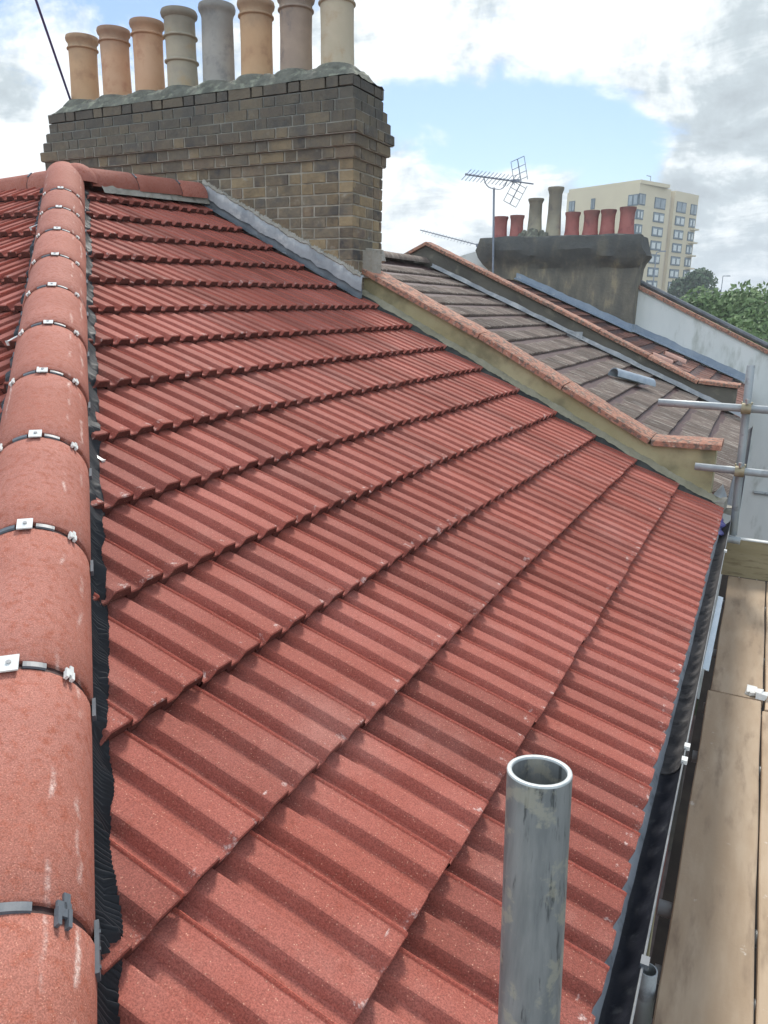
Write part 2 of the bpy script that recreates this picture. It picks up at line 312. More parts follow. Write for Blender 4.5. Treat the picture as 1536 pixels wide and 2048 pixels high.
GALV = mat('galvanised', (0.16, 0.172, 0.172), (0.28, 0.285, 0.275), 60, c3=(0.075, 0.08, 0.08), s3=170, t3=(0.56, 0.68), stretch=(1, 1, 0.10), patch=((0.38, 0.36, 0.28), 38, 0.53, 0.62, 0.6), rough=0.5, metal=0.15, bump=0.25, bscale=90, bdist=0.001, spec=0.5)
GALVF = mat('galvanised_far', (0.27, 0.30, 0.31), (0.36, 0.39, 0.39), 6, c3=(0.20, 0.21, 0.21), s3=12, t3=(0.55, 0.7), rough=0.5, metal=0.2, bump=0.1, spec=0.5)
RIMC = mat('cut_steel', (0.42, 0.45, 0.44), (0.56, 0.58, 0.56), 60, rough=0.45, metal=0.2, bump=0.05, spec=0.5)
COUP = mat('coupler_steel', (0.26, 0.23, 0.14), (0.36, 0.32, 0.22), 30, c3=(0.16, 0.12, 0.08), s3=40, rough=0.6, metal=0.4)
BOARD = mat('scaffold_board', (0.42, 0.305, 0.20), (0.52, 0.40, 0.28), 2.0, c3=(0.26, 0.185, 0.125), s3=3.5, t3=(0.50, 0.78), stretch=(5, 1.0, 5), rnd=0.12, patch=((0.66, 0.60, 0.52), 21, 0.66, 0.74, 0.7), bump=0.4, bscale=60, bdist=0.002, rough=0.85)
GAPSHADE = mat('dark_board', (0.035, 0.028, 0.022), (0.06, 0.048, 0.036), 4, rough=0.9)  # near-black colour stands in for shade in the gutter gap
BOARDO = mat('end_board', (0.27, 0.225, 0.13), (0.34, 0.29, 0.18), 3.5, c3=(0.21, 0.17, 0.10), s3=7, t3=(0.5, 0.7), stretch=(1.2, 9, 6), bump=0.3, bscale=60, bdist=0.002, rough=0.85)
WHITEP = mat('white_plastic', (0.60, 0.68, 0.72), (0.72, 0.77, 0.80), 8, rough=0.35, bump=0.02)
GUT = mat('gutter_black', (0.016, 0.018, 0.026), (0.035, 0.038, 0.05), 6, c3=(0.07, 0.075, 0.085), s3=30, t3=(0.55, 0.7), rough=0.35, bump=0.3, bscale=40, bdist=0.004, spec=0.5)
GUTD = mat('gutter_silt', (0.085, 0.082, 0.085), (0.14, 0.135, 0.135), 5, c3=(0.045, 0.045, 0.05), s3=12, t3=(0.5, 0.65), rough=0.85, bump=0.7, bscale=30, bdist=0.008)
TRAY = mat('eaves_tray', (0.15, 0.165, 0.18), (0.22, 0.235, 0.25), 6, c3=(0.09, 0.10, 0.11), s3=14, t3=(0.52, 0.7), rough=0.5, bump=0.3, bscale=30, bdist=0.004, spec=0.5)
LIP = mat('gutter_lip', (0.14, 0.15, 0.16), (0.24, 0.25, 0.25), 10, rough=0.5)
BLUEF = mat('blue_film', (0.10, 0.09, 0.30), (0.16, 0.15, 0.42), 14, rough=0.4, bump=0.4, bscale=20, bdist=0.01)
REDBR = mat('red_brick', (0.14, 0.05, 0.04), (0.20, 0.075, 0.055), 8, rndc=[(0.14, 0.05, 0.04), (0.2, 0.08, 0.06), (0.11, 0.045, 0.04)], bump=0.5, bscale=40)
CREAMW = mat('tower_cream', (0.60, 0.51, 0.345), (0.66, 0.57, 0.39), 0.15, bump=0.0, rough=0.9)
CREAMD = mat('tower_buff', (0.48, 0.39, 0.28), (0.52, 0.43, 0.32), 0.2, bump=0.0, rough=0.9)
TFRAME = mat('tower_frame', (0.05, 0.085, 0.105), (0.07, 0.11, 0.13), 1, bump=0, rough=0.6)
TGLASS = mat('tower_glass', (0.12, 0.17, 0.20), (0.22, 0.27, 0.30), 0.8, bump=0, rough=0.15, spec=0.8)
TCURT = mat('tower_curtain', (0.55, 0.58, 0.56), (0.70, 0.72, 0.70), 2, bump=0, rough=0.8)
HROOF = mat('far_roof', (0.17, 0.10, 0.095), (0.20, 0.125, 0.11), 1, bump=0.2, bscale=8)
HWALL = mat('far_wall', (0.42, 0.42, 0.39), (0.48, 0.48, 0.44), 1, bump=0)
LEAF = mat('leaf', (0.10, 0.165, 0.055), (0.15, 0.22, 0.085), 0.8, rndc=[(0.07, 0.125, 0.045), (0.135, 0.205, 0.075), (0.20, 0.28, 0.11)], bump=0, rough=0.7)
LEAFD = mat('leaf_dark', (0.05, 0.09, 0.045), (0.07, 0.12, 0.055), 0.8, rndc=[(0.035, 0.07, 0.035), (0.06, 0.10, 0.05), (0.08, 0.13, 0.06)], bump=0, rough=0.7)
BARK = mat('bark', (0.10, 0.08, 0.06), (0.15, 0.12, 0.09), 5, bump=0.4, bscale=20)
GROUND = mat('ground_mix', (0.055, 0.075, 0.035), (0.10, 0.10, 0.075), 0.05, c3=(0.13, 0.125, 0.115), s3=0.2, bump=0, rough=0.95)
PAVE = mat('paving', (0.10, 0.075, 0.065), (0.16, 0.13, 0.115), 3, bump=0.3, bscale=10)
ASPH = mat('asphalt', (0.045, 0.045, 0.047), (0.06, 0.06, 0.06), 3, bump=0.3, bscale=60)
HILL = mat('hill_green', (0.07, 0.10, 0.07), (0.10, 0.13, 0.09), 0.02, bump=0, rough=1)
ROPE = mat('purple_cable', (0.10, 0.09, 0.24), (0.13, 0.12, 0.30), 20, rough=0.5, bump=0)
AERI = mat('aerial_metal', (0.20, 0.23, 0.28), (0.26, 0.29, 0.34), 20, rough=0.45, metal=0.3, bump=0)
GREYP = mat('grey_sheet', (0.26, 0.31, 0.36), (0.34, 0.39, 0.43), 12, rough=0.4, bump=0.05, spec=0.5)
PINKT = mat('pink_clay', (0.52, 0.30, 0.23), (0.58, 0.36, 0.29), 8, bump=0.3, bscale=50)
BAY = mat('bay_roof_lead', (0.12, 0.14, 0.155), (0.17, 0.19, 0.205), 4, rough=0.6, bump=0.2, bscale=20)
WGLASS = mat('window_glass', (0.03, 0.04, 0.05), (0.06, 0.07, 0.08), 2, rough=0.1, spec=0.8, bump=0)

# ---------------------------------------------------------------- red roof surface (old roof: courses fan out slightly)
YP = 5.219; NC = 15
CX = [-0.119, -0.407, -0.691, -0.973, -1.255, -1.537, -1.818, -2.1, -2.382, -2.664, -2.946, -3.227, -3.509, -3.791, -4.072, -4.354, -4.636]
CZ = [-1.270, -1.141, -1.005, -0.865, -0.724, -0.584, -0.443, -0.302, -0.161, -0.021, 0.120, 0.261, 0.402, 0.543, 0.684, 0.825, 0.966]
def lerp(A, k):
    i = max(0, min(len(A)-2, int(math.floor(k)))); return A[i]+(A[i+1]-A[i])*(k-i)
def S1(k, y): return Vector((lerp(CX, k), y, lerp(CZ, k)+(-0.0358+0.0711*k/14)*(y-YP)))
HM, HC = 0.9575, 0.2753
def hipy(x): return -HM*x-HC
def HIP(k):
    x = lerp(CX, k); return S1(k, hipy(x))
def S2(k, x):
    h = HIP(k); return Vector((x, h.y, h.z))
NRM1 = Vector((math.sin(0.464), 0, math.cos(0.464)))
NRM2 = Vector((0, -math.sin(0.464), math.cos(0.464)))
TW = 0.1982; TS = 0.7033-0.1925
PROF = [(0, .003), (.003, .0005), (.022, .0), (.026, .002), (.0350, .0165), (.0385, .0205), (.042, .0215), (.084, .0215), (.0885, .0198), (.0945, .003), (.099, .0),
        (.121, .0), (.125, .002), (.134, .0165), (.1375, .0205), (.141, .0215), (.182, .0215), (.1865, .0220), (.1885, .0250), (.191, .0268), (.1935, .0250), (.1955, .018), (.198, .004)]
def prof(t):
    t = t % TW
    for i in range(len(PROF)-1):
        if PROF[i][0] <= t <= PROF[i+1][0]:
            a, b = PROF[i], PROF[i+1]; return a[1]+(b[1]-a[1])*(t-a[0])/max(1e-6, b[0]-a[0])
    return 0.0
LEADH = 0.035
def course_strip(mb, S, nrm, k, t0, t1, beads=True, w=TW, pr=PROF, lead=LEADH, ph=TS, thick=0.033, drop=0.021):
    j0 = int(math.floor((t0-ph)/w)); j1 = int(math.ceil((t1-ph)/w))
    for j in range(j0, j1+1):
        s = ph+j*w
        if s+w < t0 or s > t1: continue
        dh = random.uniform(-.0025, .0025); dv = random.uniform(-.012, .012); tl = random.uniform(-.003, .003); rv = random.random()
        ed = (S(k+1, s)-S(k, s)).normalized()
        rows = []
        for (vv, up, mode) in ((0, 0, 'b'), (0, 0, 'f'), (0.006, 0, 't'), (0.022, 0, 'n'), (0.10, 0, 'm'), (0.5, 0, 'm'), (1.12, 0, 'e')):
            row = []
            for (t, h) in pr:
                if t < t0-s or t > t1-s: pass
                tt = s+t
                v = vv+dv if vv < 0.9 else vv
                hh = h+dh+tl*(t/w-.5)+lead*(1-v)-drop
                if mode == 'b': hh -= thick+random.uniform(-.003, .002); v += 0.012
                elif mode == 'f': hh -= 0.005+random.uniform(0, .0015)
                elif mode == 't': hh -= 0.0012
                elif mode == 'e': hh -= 0.004
                row.append(S(k+v, tt)+nrm*hh)
            rows.append(row)
        i0 = len(mb.v); mb.grid(rows, rv)
        n = len(pr)-1
        for b in range(n): mb.r[len(mb.r)-(len(rows)-1)*n + b] = -0.5      # front face of the tile, darker red-brown
        for a in (1, 2, 3):
            for b in range(n): mb.r[len(mb.r)-(len(rows)-1)*n + a*n + b] = 3.0+rv      # worn nose of the tile
        if beads:   # moulded interlock bead is brighter clay
            n = len(pr)-1
            for a in range(1, len(rows)-1):
                for b in range(17, 21): mb.r[len(mb.r)-(len(rows)-1)*n + a*n + b] = 2.5

# tile top height (for draping things on the tiles)
def roofz(x, y, pad=0.0):
    k = 0.0
    for i in range(len(CX)-1):
        if CX[i+1] <= x <= CX[i]: k = i+(CX[i]-x)/(CX[i]-CX[i+1]); break
    else: k = 0 if x > CX[0] else 15.9
    p = S1(k, y); v = k-math.floor(k)
    return p.z+(prof(y-TS)+LEADH*(1-v)-.021+pad)/NRM1.z

# ---------------------------------------------------------------- the red house
house = empty('terraced_house', (-4.0, 2.5, -7.4), 'corner house with a new red interlocking tiled hipped roof filling the foreground', 'house')
mb = MB()
for k in range(0, 15):
    x = lerp(CX, k); y0 = hipy(lerp(CX, min(k, 15)))-0.25; y1 = YP if k < 9.4 else 5.087
    y1 += random.uniform(-.004, .004)
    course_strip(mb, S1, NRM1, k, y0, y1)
cutn = Vector((-1, -1/HM, 0)).normalized()   # vertical plane along the hip
hp = Vector((-1, hipy(-1), 0))
# remove everything on the far side of the hip and past the party wall
side = mb.build('front_roof_slope', TILE, house, cut=[(hp+Vector((.03, .03, 0)), cutn), ((0, YP+.002, 0), (0, 1, 0))])
# tiles beside the chimney stop a little short
bm = bmesh.new(); bm.from_mesh(side.data); o0 = org(house)
kill = [f for f in bm.faces if (f.calc_center_median()+o0).y > 5.09 and (f.calc_center_median()+o0).x < lerp(CX, 9.55)]
bmesh.ops.delete(bm, geom=kill, context='FACES')
kill = [f for f in bm.faces if (f.calc_center_median()+o0).x < -4.235]
bmesh.ops.delete(bm, geom=kill, context='FACES'); bm.to_mesh(side.data); bm.free()
side['label'] = 'large red front roof slope with fanned tile courses'
# underlay so that no light leaks
mb = MB(); mb.grid([[S1(k, y)-NRM1*.05 for y in (hipy(lerp(CX, k))+.02, 2.6, YP)] if hipy(lerp(CX, k)) < 2.5 else [S1(k, y)-NRM1*.05 for y in (hipy(lerp(CX, k))+.02, 4.6, YP)] for k in range(0, 16)])
mb.build('roof_underlay', SEAL, house)
mb = MB()
for k in range(1, 15):
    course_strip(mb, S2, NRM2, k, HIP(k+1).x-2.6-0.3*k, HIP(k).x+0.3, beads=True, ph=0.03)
mb.build('side_roof_slope', TILE, house, cut=[(hp-Vector((.03, .03, 0)), -cutn)], label='red side roof slope left of the hip')
mb = MB(); mb.grid([[S2(k, x)-NRM2*.05 for x in (HIP(k).x, HIP(k).x-4, HIP(k).x-7)] for k in range(0, 16)])
mb.build('roof_underlay', SEAL, house)
# rear slopes
mb = MB()
AX = -4.25; AY = 3.90
apz = 0.75
mb.poly([(AX, AY, apz), (AX, 5.12, apz+.05), (-5.6, 5.12, .1)]); mb.poly([(AX, AY, apz), (-5.6, 5.12, .1), (-11.5, 5.12, -.5), (-11.5, AY, apz-.45)])
mb.build('rear_roof_slope', TILE, house)
# body of the house
mb = MB(); mb.box((-5.9, 2.55, -4.4), (5.66, 2.6, 3.0)); mb.build('house_wall', REDBR, house)

# hip cap
def hipcurve(n=500, x0=-0.05, x1=-4.36):
    return [Vector((x, hipy(x), roofz_ax(x))) for x in [x0+(x1-x0)*i/n for i in range(n+1)]]
def roofz_ax(x):
    for i in range(len(CX)-1):
        if CX[i+1] <= x <= CX[i]: k = i+(CX[i]-x)/(CX[i]-CX[i+1]); break
    else: k = 0
    return S1(k, hipy(x)).z
hc = hipcurve(); hs = [0.0]
for a, b in zip(hc, hc[1:]): hs.append(hs[-1]+(b-a).length)
def hippt(s):
    if s <= 0: return hc[0]+(hc[0]-hc[1]).normalized()*(-s)
    for i in range(len(hs)-1):
        if hs[i+1] >= s:
            f = (s-hs[i])/(hs[i+1]-hs[i]); return hc[i].lerp(hc[i+1], f)
    return hc[-1]+(hc[-1]-hc[-2]).normalized()*(s-hs[-1])
# joints measured from x=-0.3 start: first at 0.676
s03 = next(hs[i] for i in range(len(hs)) if hc[i].x <= -0.3)
JS = [s03+0.676+0.4398*j for j in range(-2, 11)]
JS = [j for j in JS if j < hs[-1]-.12]
def cap_tile(parent, name, a, b, up, R, zc, mt, th=.016, tilt=0.0, n=22, lift0=0.0, lift1=0.0, label=None, skirt=.012):
    """half round cap from point a to b; up approx normal"""
    t = (b-a).normalized(); sd = t.cross(up).normalized(); n_ = sd.cross(t).normalized()
    mb = MB(); Lg = (b-a).length
    segs = [0, .004, Lg*.25, Lg*.5, Lg*.75, Lg-.004, Lg]
    def ring(s, rr):
        c = a+t*s+n_*(zc+lift0*(1-s/Lg)+lift1*s/Lg); out = []
        out.append(c+sd*rr-n_*skirt)
        for j in range(n+1):
            an = PI*j/n; out.append(c+sd*rr*math.cos(an)+n_*rr*math.sin(an))
        out.append(c-sd*rr-n_*skirt)
        return out
    rows = [ring(0, R-th)] + [ring(s, R-(.003 if s in (0, Lg) else 0)) for s in segs] + [ring(Lg, R-th), ring(0, R-th)]
    mb.grid(rows, random.random())
    return mb.build(name, mt, parent, smooth=50, label=label, merge=True), t, sd, n_
HR, HZ = 0.119, 0.028
def salt_streak(mt): return mt
HTL = len(JS)
for j in range(HTL):
    s0 = JS[j]+.008; s1 = (JS[j+1] if j+1 < HTL else hs[-1]-.06)-.006
    if s1 < 0.05: continue
    a, b = hippt(max(s0, .0)), hippt(s1)
    jv = Vector((.72, .69, 0)); a = a+jv*random.uniform(-.003, .003)+Vector((0, 0, random.uniform(-.002, .003))); b = b+jv*random.uniform(-.003, .003)
    o, t, sd, n_ = cap_tile(house, 'hip_tile', a, b, Vector((0, 0, 1)), HR, HZ, HIPT, lift0=.004 if s0 > 0 else 0, lift1=-.003)
for j in range(HTL):
    s = JS[j]
    if s < 0.05: continue
    a, b = hippt(s-.02), hippt(s+.02); t = (b-a).normalized(); sd = t.cross(Vector((0, 0, 1))).normalized(); n_ = sd.cross(t).normalized()
    c = hippt(s)+n_*HZ
    mb = MB(); rows = []
    for (q, rr) in ((-.018, HR-.019), (-.018, HR-.004), (.018, HR-.008), (.018, HR-.019)):
        rows.append([c+t*q+sd*rr*math.cos(PI*i/20)+n_*rr*math.sin(PI*i/20) for i in range(21)])
    mb.grid(rows); seal = mb.build('joint_seal', SEAL, house, smooth=40)
    far = s > 1.1
    def ribbon(a0, a1, r0, hw):    # grey plastic bar moulded on the seal
        m2 = MB(); N_ = 6
        rows = []
        for (q, rr) in ((-hw, r0-.004), (-hw*.8, r0), (hw*.8, r0), (hw, r0-.004)):
            rows.append([c+t*q+sd*rr*math.cos(a0+(a1-a0)*i/N_)+n_*rr*math.sin(a0+(a1-a0)*i/N_) for i in range(N_+1)])
        m2.grid(rows); return m2.build('seal_bar', DARKP, seal)
    ribbon(math.radians(62), math.radians(80), HR+.001, .0075); ribbon(math.radians(100), math.radians(118), HR+.001, .0075)
    # top plate with screw
    mb = MB(); mb.box(c+n_*(HR+.0035)+sd*random.uniform(-.002, .002), (.0155, .019, .0015), (sd, t, n_)); pl = mb.build('clip_plate', CLIPW, house)
    mb = MB(); mb.tube([c+n_*(HR+.004), c+n_*(HR+.008)], .0042, 10); mb.build('screw', STEEL, pl)
    # side clips
    for sg in (-1, 1):
        an = PI/2-sg*math.radians(47)
        rd = sd*math.cos(an)+n_*math.sin(an); tg = rd.cross(t).normalized()
        pc = c+rd*(HR+.004)
        cm = DARKP if not far else CLIPW
        mb = MB(); q_ = 1.0 if not far else .72; mb.box(pc, (.011*q_, .010*q_, .002), (tg, t, rd)); mb.box(pc+t*.012*q_-tg*.004, (.005*q_, .011*q_, .002), (tg, t, rd))
        mb.box(pc-t*.011*q_+tg*.008*q_, (.0028, .012*q_, .004), (tg, t, rd)); mb.box(pc-t*.011*q_-tg*.008*q_, (.0028, .012*q_, .004), (tg, t, rd))
        mb.build('side_clip', cm if sg else cm, house)
    # lower bracket at the foot of the joint on the right
        an = PI/2-sg*math.radians(88); rd = sd*math.cos(an)+n_*math.sin(an); tg = rd.cross(t).normalized()
        if sg == 1 or True:
            mb = MB(); pb = c+rd*(HR+.004)-n_*.004-t*.012
            mb.box(pb, (.010, .036, .003) if not far else (.0065, .022, .003), (n_, t, rd))
            for q in ((-.024, 0, .024) if not far else ()): mb.box(pb+t*q+rd*.0035, (.002, .0022, .001), (n_, t, rd))
            mb.build('joint_bracket', DARKP, house)

# pleated black membrane on each side of the hip
def membrane(sg):
    mb = MB(); rows = []; s = 0.0; S_end = hs[-1]-.02; i = 0
    ph = random.random()*9
    while s < S_end-.18:
        a, b = hippt(s), hippt(s+.01); t = (b-a).normalized(); sd = Vector((t.y, -t.x, 0)).normalized()*sg   # sg=+1 : towards the front slope
        near = s < 2.2
        st = .0018 if near else .0045
        pp = (s+.0015*wob(s, 2, 14))*2*PI/(.0092 if near else .020)
        corr = (.0046+.0010*wob(s, 5, 12))*(1 if near else .2)*math.sin(pp)
        fold = max(0, wob(s, 7, 7)-.45)*.008*(1 if near else .2)
        wo = .146+.009*wob(s, ph, 9)+.002*wob(s, 3, 40)+(.0012*math.sin(pp) if near else 0)
        row = []
        for q, f in ((.104, 0), (.112, .15), (.121, .4), (.130, .7), (wo-.004, .93), (wo, 1.0)):
            p = a+sd*q
            if sg > 0: zt = roofz(p.x, p.y)
            else:
                # mirror on the side slope
                mp = a - sd*q + sd*0  # symmetric point on front slope
                m = a+Vector((t.y, -t.x, 0)).normalized()*q
                zt = roofz(m.x, m.y)
            z0 = a.z+HZ-.004; ze = zt+.003
            z = z0*(1-f)+ze*f if f < 1 else ze-.001
            z = max(z, min(zt+.002, z0+.02))
            row.append(Vector((p.x, p.y, z))+Vector((0, 0, corr*(1 if 0 < f < 1 else .6)+fold*f*(1-f)*3))+t*fold*.5)
        rows.append(row); s += st
    mb.grid(rows)
    o = mb.build('hip_membrane', MEMB, house, smooth=80); return o
membrane(1); membrane(-1)
# small folded metal clips where the courses meet the membrane
for k in (6, 8, 12):
    for sg in (1, -1):
        h = HIP(k); t = Vector((-1, HM, 0)).normalized(); sd = Vector((t.y, -t.x, 0))*sg
        p = h+sd*(.150 if sg > 0 else .150)
        zt = h.z-(.03 if sg < 0 else .035)
        q = Vector((p.x, p.y, (roofz(p.x, p.y) if sg > 0 else zt+.06)+.004))
        dx = Vector((1, 0, -.4)).normalized() if sg > 0 else Vector((0, -1, -.4)).normalized()
        dy = Vector((0, 1, 0)) if sg > 0 else Vector((-1, 0, 0)); dn = dx.cross(dy)*(1 if sg > 0 else 1)
        mb = MB(); mb.box(q-dx*.02, (.026, .0055, .001), (dx, dy, dn)); mb.box(q+dx*.006-Vector((0, 0, .006)), (.001, .0065, .009), (dx, dy, dn))
        mb.build('verge_clip', CLIPW if k > 5 else DARKP, house)

# ridges
def ridge_run(pts, R, zc, n, first=0.0, closed=True):
    a, b = Vector(pts[0]), Vector(pts[1]); Lt = (b-a).length; t = (b-a).normalized()
    k = 0; s = -first
    while s < Lt-.02:
        s1 = min(Lt, s+.44); s0 = max(0, s)
        cap_tile(house, 'ridge_tile', a+t*(s0+.005), a+t*(s1-.005), Vector((0, 0, 1)), R, zc, RIDT, lift0=-.002, lift1=.003)
        if s1 < Lt:
            sd = t.cross(Vector((0, 0, 1))).normalized(); n_ = sd.cross(t).normalized(); c = a+t*s1+n_*zc
            mb = MB(); mb.grid([[c+t*q+sd*rr*math.cos(PI*i/20)+n_*rr*math.sin(PI*i/20) for i in range(21)] for (q, rr) in ((-.018, R-.012), (-.018, R-.004), (.018, R-.005), (.018, R-.012))]); mb.build('joint_seal', SEAL, house, smooth=40)
            for an in (50, 130):
                an = math.radians(an); rd = sd*math.cos(an)+n_*math.sin(an); tg = rd.cross(t).normalized()
                mb = MB(); mb.box(c+rd*(R+.003), (.022, .007, .003), (tg, t, rd)); mb.build('side_clip', DARKP, house)
        s = s1
ridge_run([(AX, 3.93, .757), (AX+.03, 5.085, .815)], 0.112, 0.0, 3, first=0.02)
ridge_run([(AX+.02, 3.91, .757), (-7.2, 3.93, .60)], 0.112, 0.0, 6, first=0.05)
# mortar bedding / dry strip below the front ridge
mb = MB(); mb.grid([[(AX+.105+.004*math.sin(y*31), y, .775+.05*(y-3.9)+.0) for y in [4.0+.05*i for i in range(23)]], [(AX+.135+.004*math.sin(y*57), y, .705+.05*(y-3.9)) for y in [4.0+.05*i for i in range(23)]]])
mb.build('ridge_mortar', MORTAR, house)
# rounded cap where hip and ridges meet
mb = MB(); c = Vector((AX+.01, 3.90, .762)); rows = []
for i in range(9):
    an = PI/2*i/8; rows.append([c+Vector((.126*math.cos(an)*math.cos(2*PI*j/24), .126*math.cos(an)*math.sin(2*PI*j/24), .122*math.sin(an))) for j in range(24)])
mb.grid(rows, closed=True); mb.build('hip_junction_cap', RIDT, house, smooth=60)

# ---------------------------------------------------------------- lead and mortar along the party wall
mb = MB(); rows = []
n = 300
for i in range(n+1):
    k = 0.0+9.6*i/n; p = S1(k, YP); w1 = .005*wob(k, 1, 5); w2 = .008*wob(k, 2, 3)+.004*wob(k, 4, 11)
    rows.append([Vector((p.x, YP-.010+w1*.5, p.z+.000)), Vector((p.x, YP+.006+w1, p.z+.022+w1)), Vector((p.x, YP+.018, p.z+.022+w2*.5)), Vector((p.x, YP+.030, p.z+.040+w2))])
mb.grid([[r[j] for r in rows] for j in range(4)]); mb.build('verge_flashing', VERGE, house, smooth=60)
mb = MB(); rows = []
for i in range(n+1):
    k = 0.0+9.6*i/n; p = S1(k, YP); w2 = .008*wob(k, 2, 3)+.004*wob(k, 4, 11); w3 = .005*wob(k, 9, 6)+.004*wob(k, 8, 17)
    rows.append([Vector((p.x, YP+.020, p.z+.034+w2)), Vector((p.x, YP+.046+w3*.4, p.z+.052+w2)), Vector((p.x, YP+.086, p.z+.068+w3))])
mb.grid([[r[j] for r in rows] for j in range(3)]); mb.build('mortar_fillet', FILLET, house, smooth=60)
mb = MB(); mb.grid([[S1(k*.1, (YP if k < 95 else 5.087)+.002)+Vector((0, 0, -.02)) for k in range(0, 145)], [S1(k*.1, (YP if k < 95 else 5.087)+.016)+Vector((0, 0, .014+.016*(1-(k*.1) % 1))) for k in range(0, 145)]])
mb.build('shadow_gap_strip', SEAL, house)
# wide light lead beside the chimney
mb = MB(); rows = []
for i in range(200):
    k = 9.25+5.2*i/199; p = S1(k, 5.09); w1 = .010*wob(k, 5, 4)+.004*wob(k, 6, 11); w2 = .008*wob(k, 7, 3)
    tp = .205+w2
    rows.append([Vector((p.x, 5.055+w1*1.5, p.z+.036)), Vector((p.x, 5.092+w1, p.z+.044)), Vector((p.x, 5.104, p.z+.070+w1)), Vector((p.x, 5.108, p.z+.105+w1*1.5))])
mb.grid([[r[j] for r in rows] for j in range(4)]); mb.build('soaker_flashing', LEADD, house, smooth=60)
mb = MB(); rows = []
for i in range(200):
    k = 9.25+5.1*i/199; p = S1(k, 5.09); w1 = .010*wob(k, 1, 3)+.004*wob(k, 2, 9); w2 = .016*wob(k, 3, 2.5)+.006*wob(k, 4, 9)
    rows.append([Vector((p.x, 5.092, p.z+.088+w1*1.5)), Vector((p.x, 5.094+w1*.4, p.z+.135+w1)), Vector((p.x, 5.104, p.z+.185+w2)), Vector((p.x, 5.13, p.z+.195+w2))])
mb.grid([[r[j] for r in rows] for j in range(4)]); mb.build('cover_flashing', LEAD, house, smooth=60)
mb = MB(); rows = []
for i in range(420):
    k = 9.3+5.1*i/419; p = S1(k, 5.10); w2 = .016*wob(k, 3, 2.5)+.006*wob(k, 4, 9); w3 = .012*wob(k, 6, 9)+.010*wob(k, 11, 31)
    rows.append([Vector((p.x, 5.106, p.z+.176+w2)), Vector((p.x, 5.098+w3*.3, p.z+.190+w2+w3*.4)), Vector((p.x, 5.107+w3*.3, p.z+.208+w3)), Vector((p.x, 5.122, p.z+.218+w3))])
mb.grid([[r[j] for r in rows] for j in range(4)]); mb.build('mortar_fillet', MORTAR, house)
# ---------------------------------------------------------------- eaves tray and gutter
mb = MB(); rows = []
for i in range(160):
    y = 0.2+5.1*i/159; z0 = S1(0, y).z; w = .0025*wob(y, 1, 3)+.001*wob(y, 2, 19)
    rows.append([Vector((-.20, y, z0-.012)), Vector((-.140, y, z0-.024+w)), Vector((-.114+w*.5, y, z0-.042+w)), Vector((-.104+w*1.2, y, z0-.058+w))])
mb.grid([[r[j] for r in rows] for j in range(4)]); mb.build('eaves_tray', TRAY, house, smooth=60)
GX, GR = -.106, .052
def gz(y): return -1.312-.0358*(y-YP)
mb = MB(); rows = []
for i in range(60):
    y = 0.2+5.1*i/59
    row = []
    for j in range(13):
        an = PI*j/12; row.append(Vector((GX-GR*math.cos(an), y, gz(y)-.058*math.sin(an))))
    for j in range(13):
        an = PI*(12-j)/12; row.append(Vector((GX-(GR+.003)*math.cos(an), y, gz(y)-.061*math.sin(an))))
    rows.append(row)
mb.grid(rows, closed=True); gut = mb.build('gutter', GUT, house, smooth=60)
mb = MB(); mb.tube([(GX+GR+.001, 0.2, gz(.2)), (GX+GR+.001, 5.3, gz(5.3))], .0024, 8); mb.build('gutter_lip', LIP, gut)
# grey silted far half
mb = MB(); rows = []
for i in range(140):
    y = 2.02+3.2*i/139; w = .012*math.sin(y*9)+.008*math.sin(y*23+1)+.006*math.sin(y*51)
    row = []
    for j in range(9):
        an = PI*(0.5+.46*j/8)-.25*(1-j/8)+w*4*(1-j/8); row.append(Vector((GX-(GR-.002)*math.cos(an), y, gz(y)-.056*math.sin(an)+.0015)))
    rows.append(row)
mb.grid(rows); mb.build('gutter_silt', GUTD, gut, smooth=60)
mb = MB(); rows = []
for i in range(60):
    y = .3+1.75*i/59; w = .010*math.sin(y*11)+.008*math.sin(y*37)
    rows.append([Vector((GX-(GR-.002)*math.cos(a_), y, gz(y)-.055*math.sin(a_)+.002)) for a_ in [PI*(.34+.10*j/5)+w*2 for j in range(6)]])
mb.grid(rows); mb.build('gutter_silt', GUTD, gut, smooth=60)
for y in (1.22, 1.99, 2.07, 4.37):
    mb = MB(); mb.box((GX+GR+.004, y, gz(y)+.003), (.0075, .011, .006)); mb.build('gutter_clip', CLIPW if y > 1.5 else DARKP, gut)
# union of two gutter lengths
mb = MB()
for y in (2.03,):
    rows = []
    for q in (-.045, .045):
        rows.append([Vector((GX-(GR-.003)*math.cos(PI*j/12), y+q, gz(y)-.0545*math.sin(PI*j/12)+.001)) for j in range(13)])
    mb.grid(rows)
mb.build('gutter_union', GUTD, gut, smooth=60)
mb = MB(); mb.box((-.175, 2.75, -1.40), (.012, 2.5, .09)); mb.build('fascia_board', SEAL, house)
# blue film and torn felt at the far end of the gutter
mb = MB(); mb.grid([[(-.135+.01*math.sin(i*2), 4.78+.05*i, -1.292+.004*math.sin(i*3)) for i in range(10)], [(-.112+.008*math.sin(i*1.7+1), 4.80+.05*i, -1.305) for i in range(10)], [(-.088+.012*math.sin(i*1.3), 4.86+.045*i, -1.330) for i in range(10)]])
mb.build('blue_film', BLUEF, house)

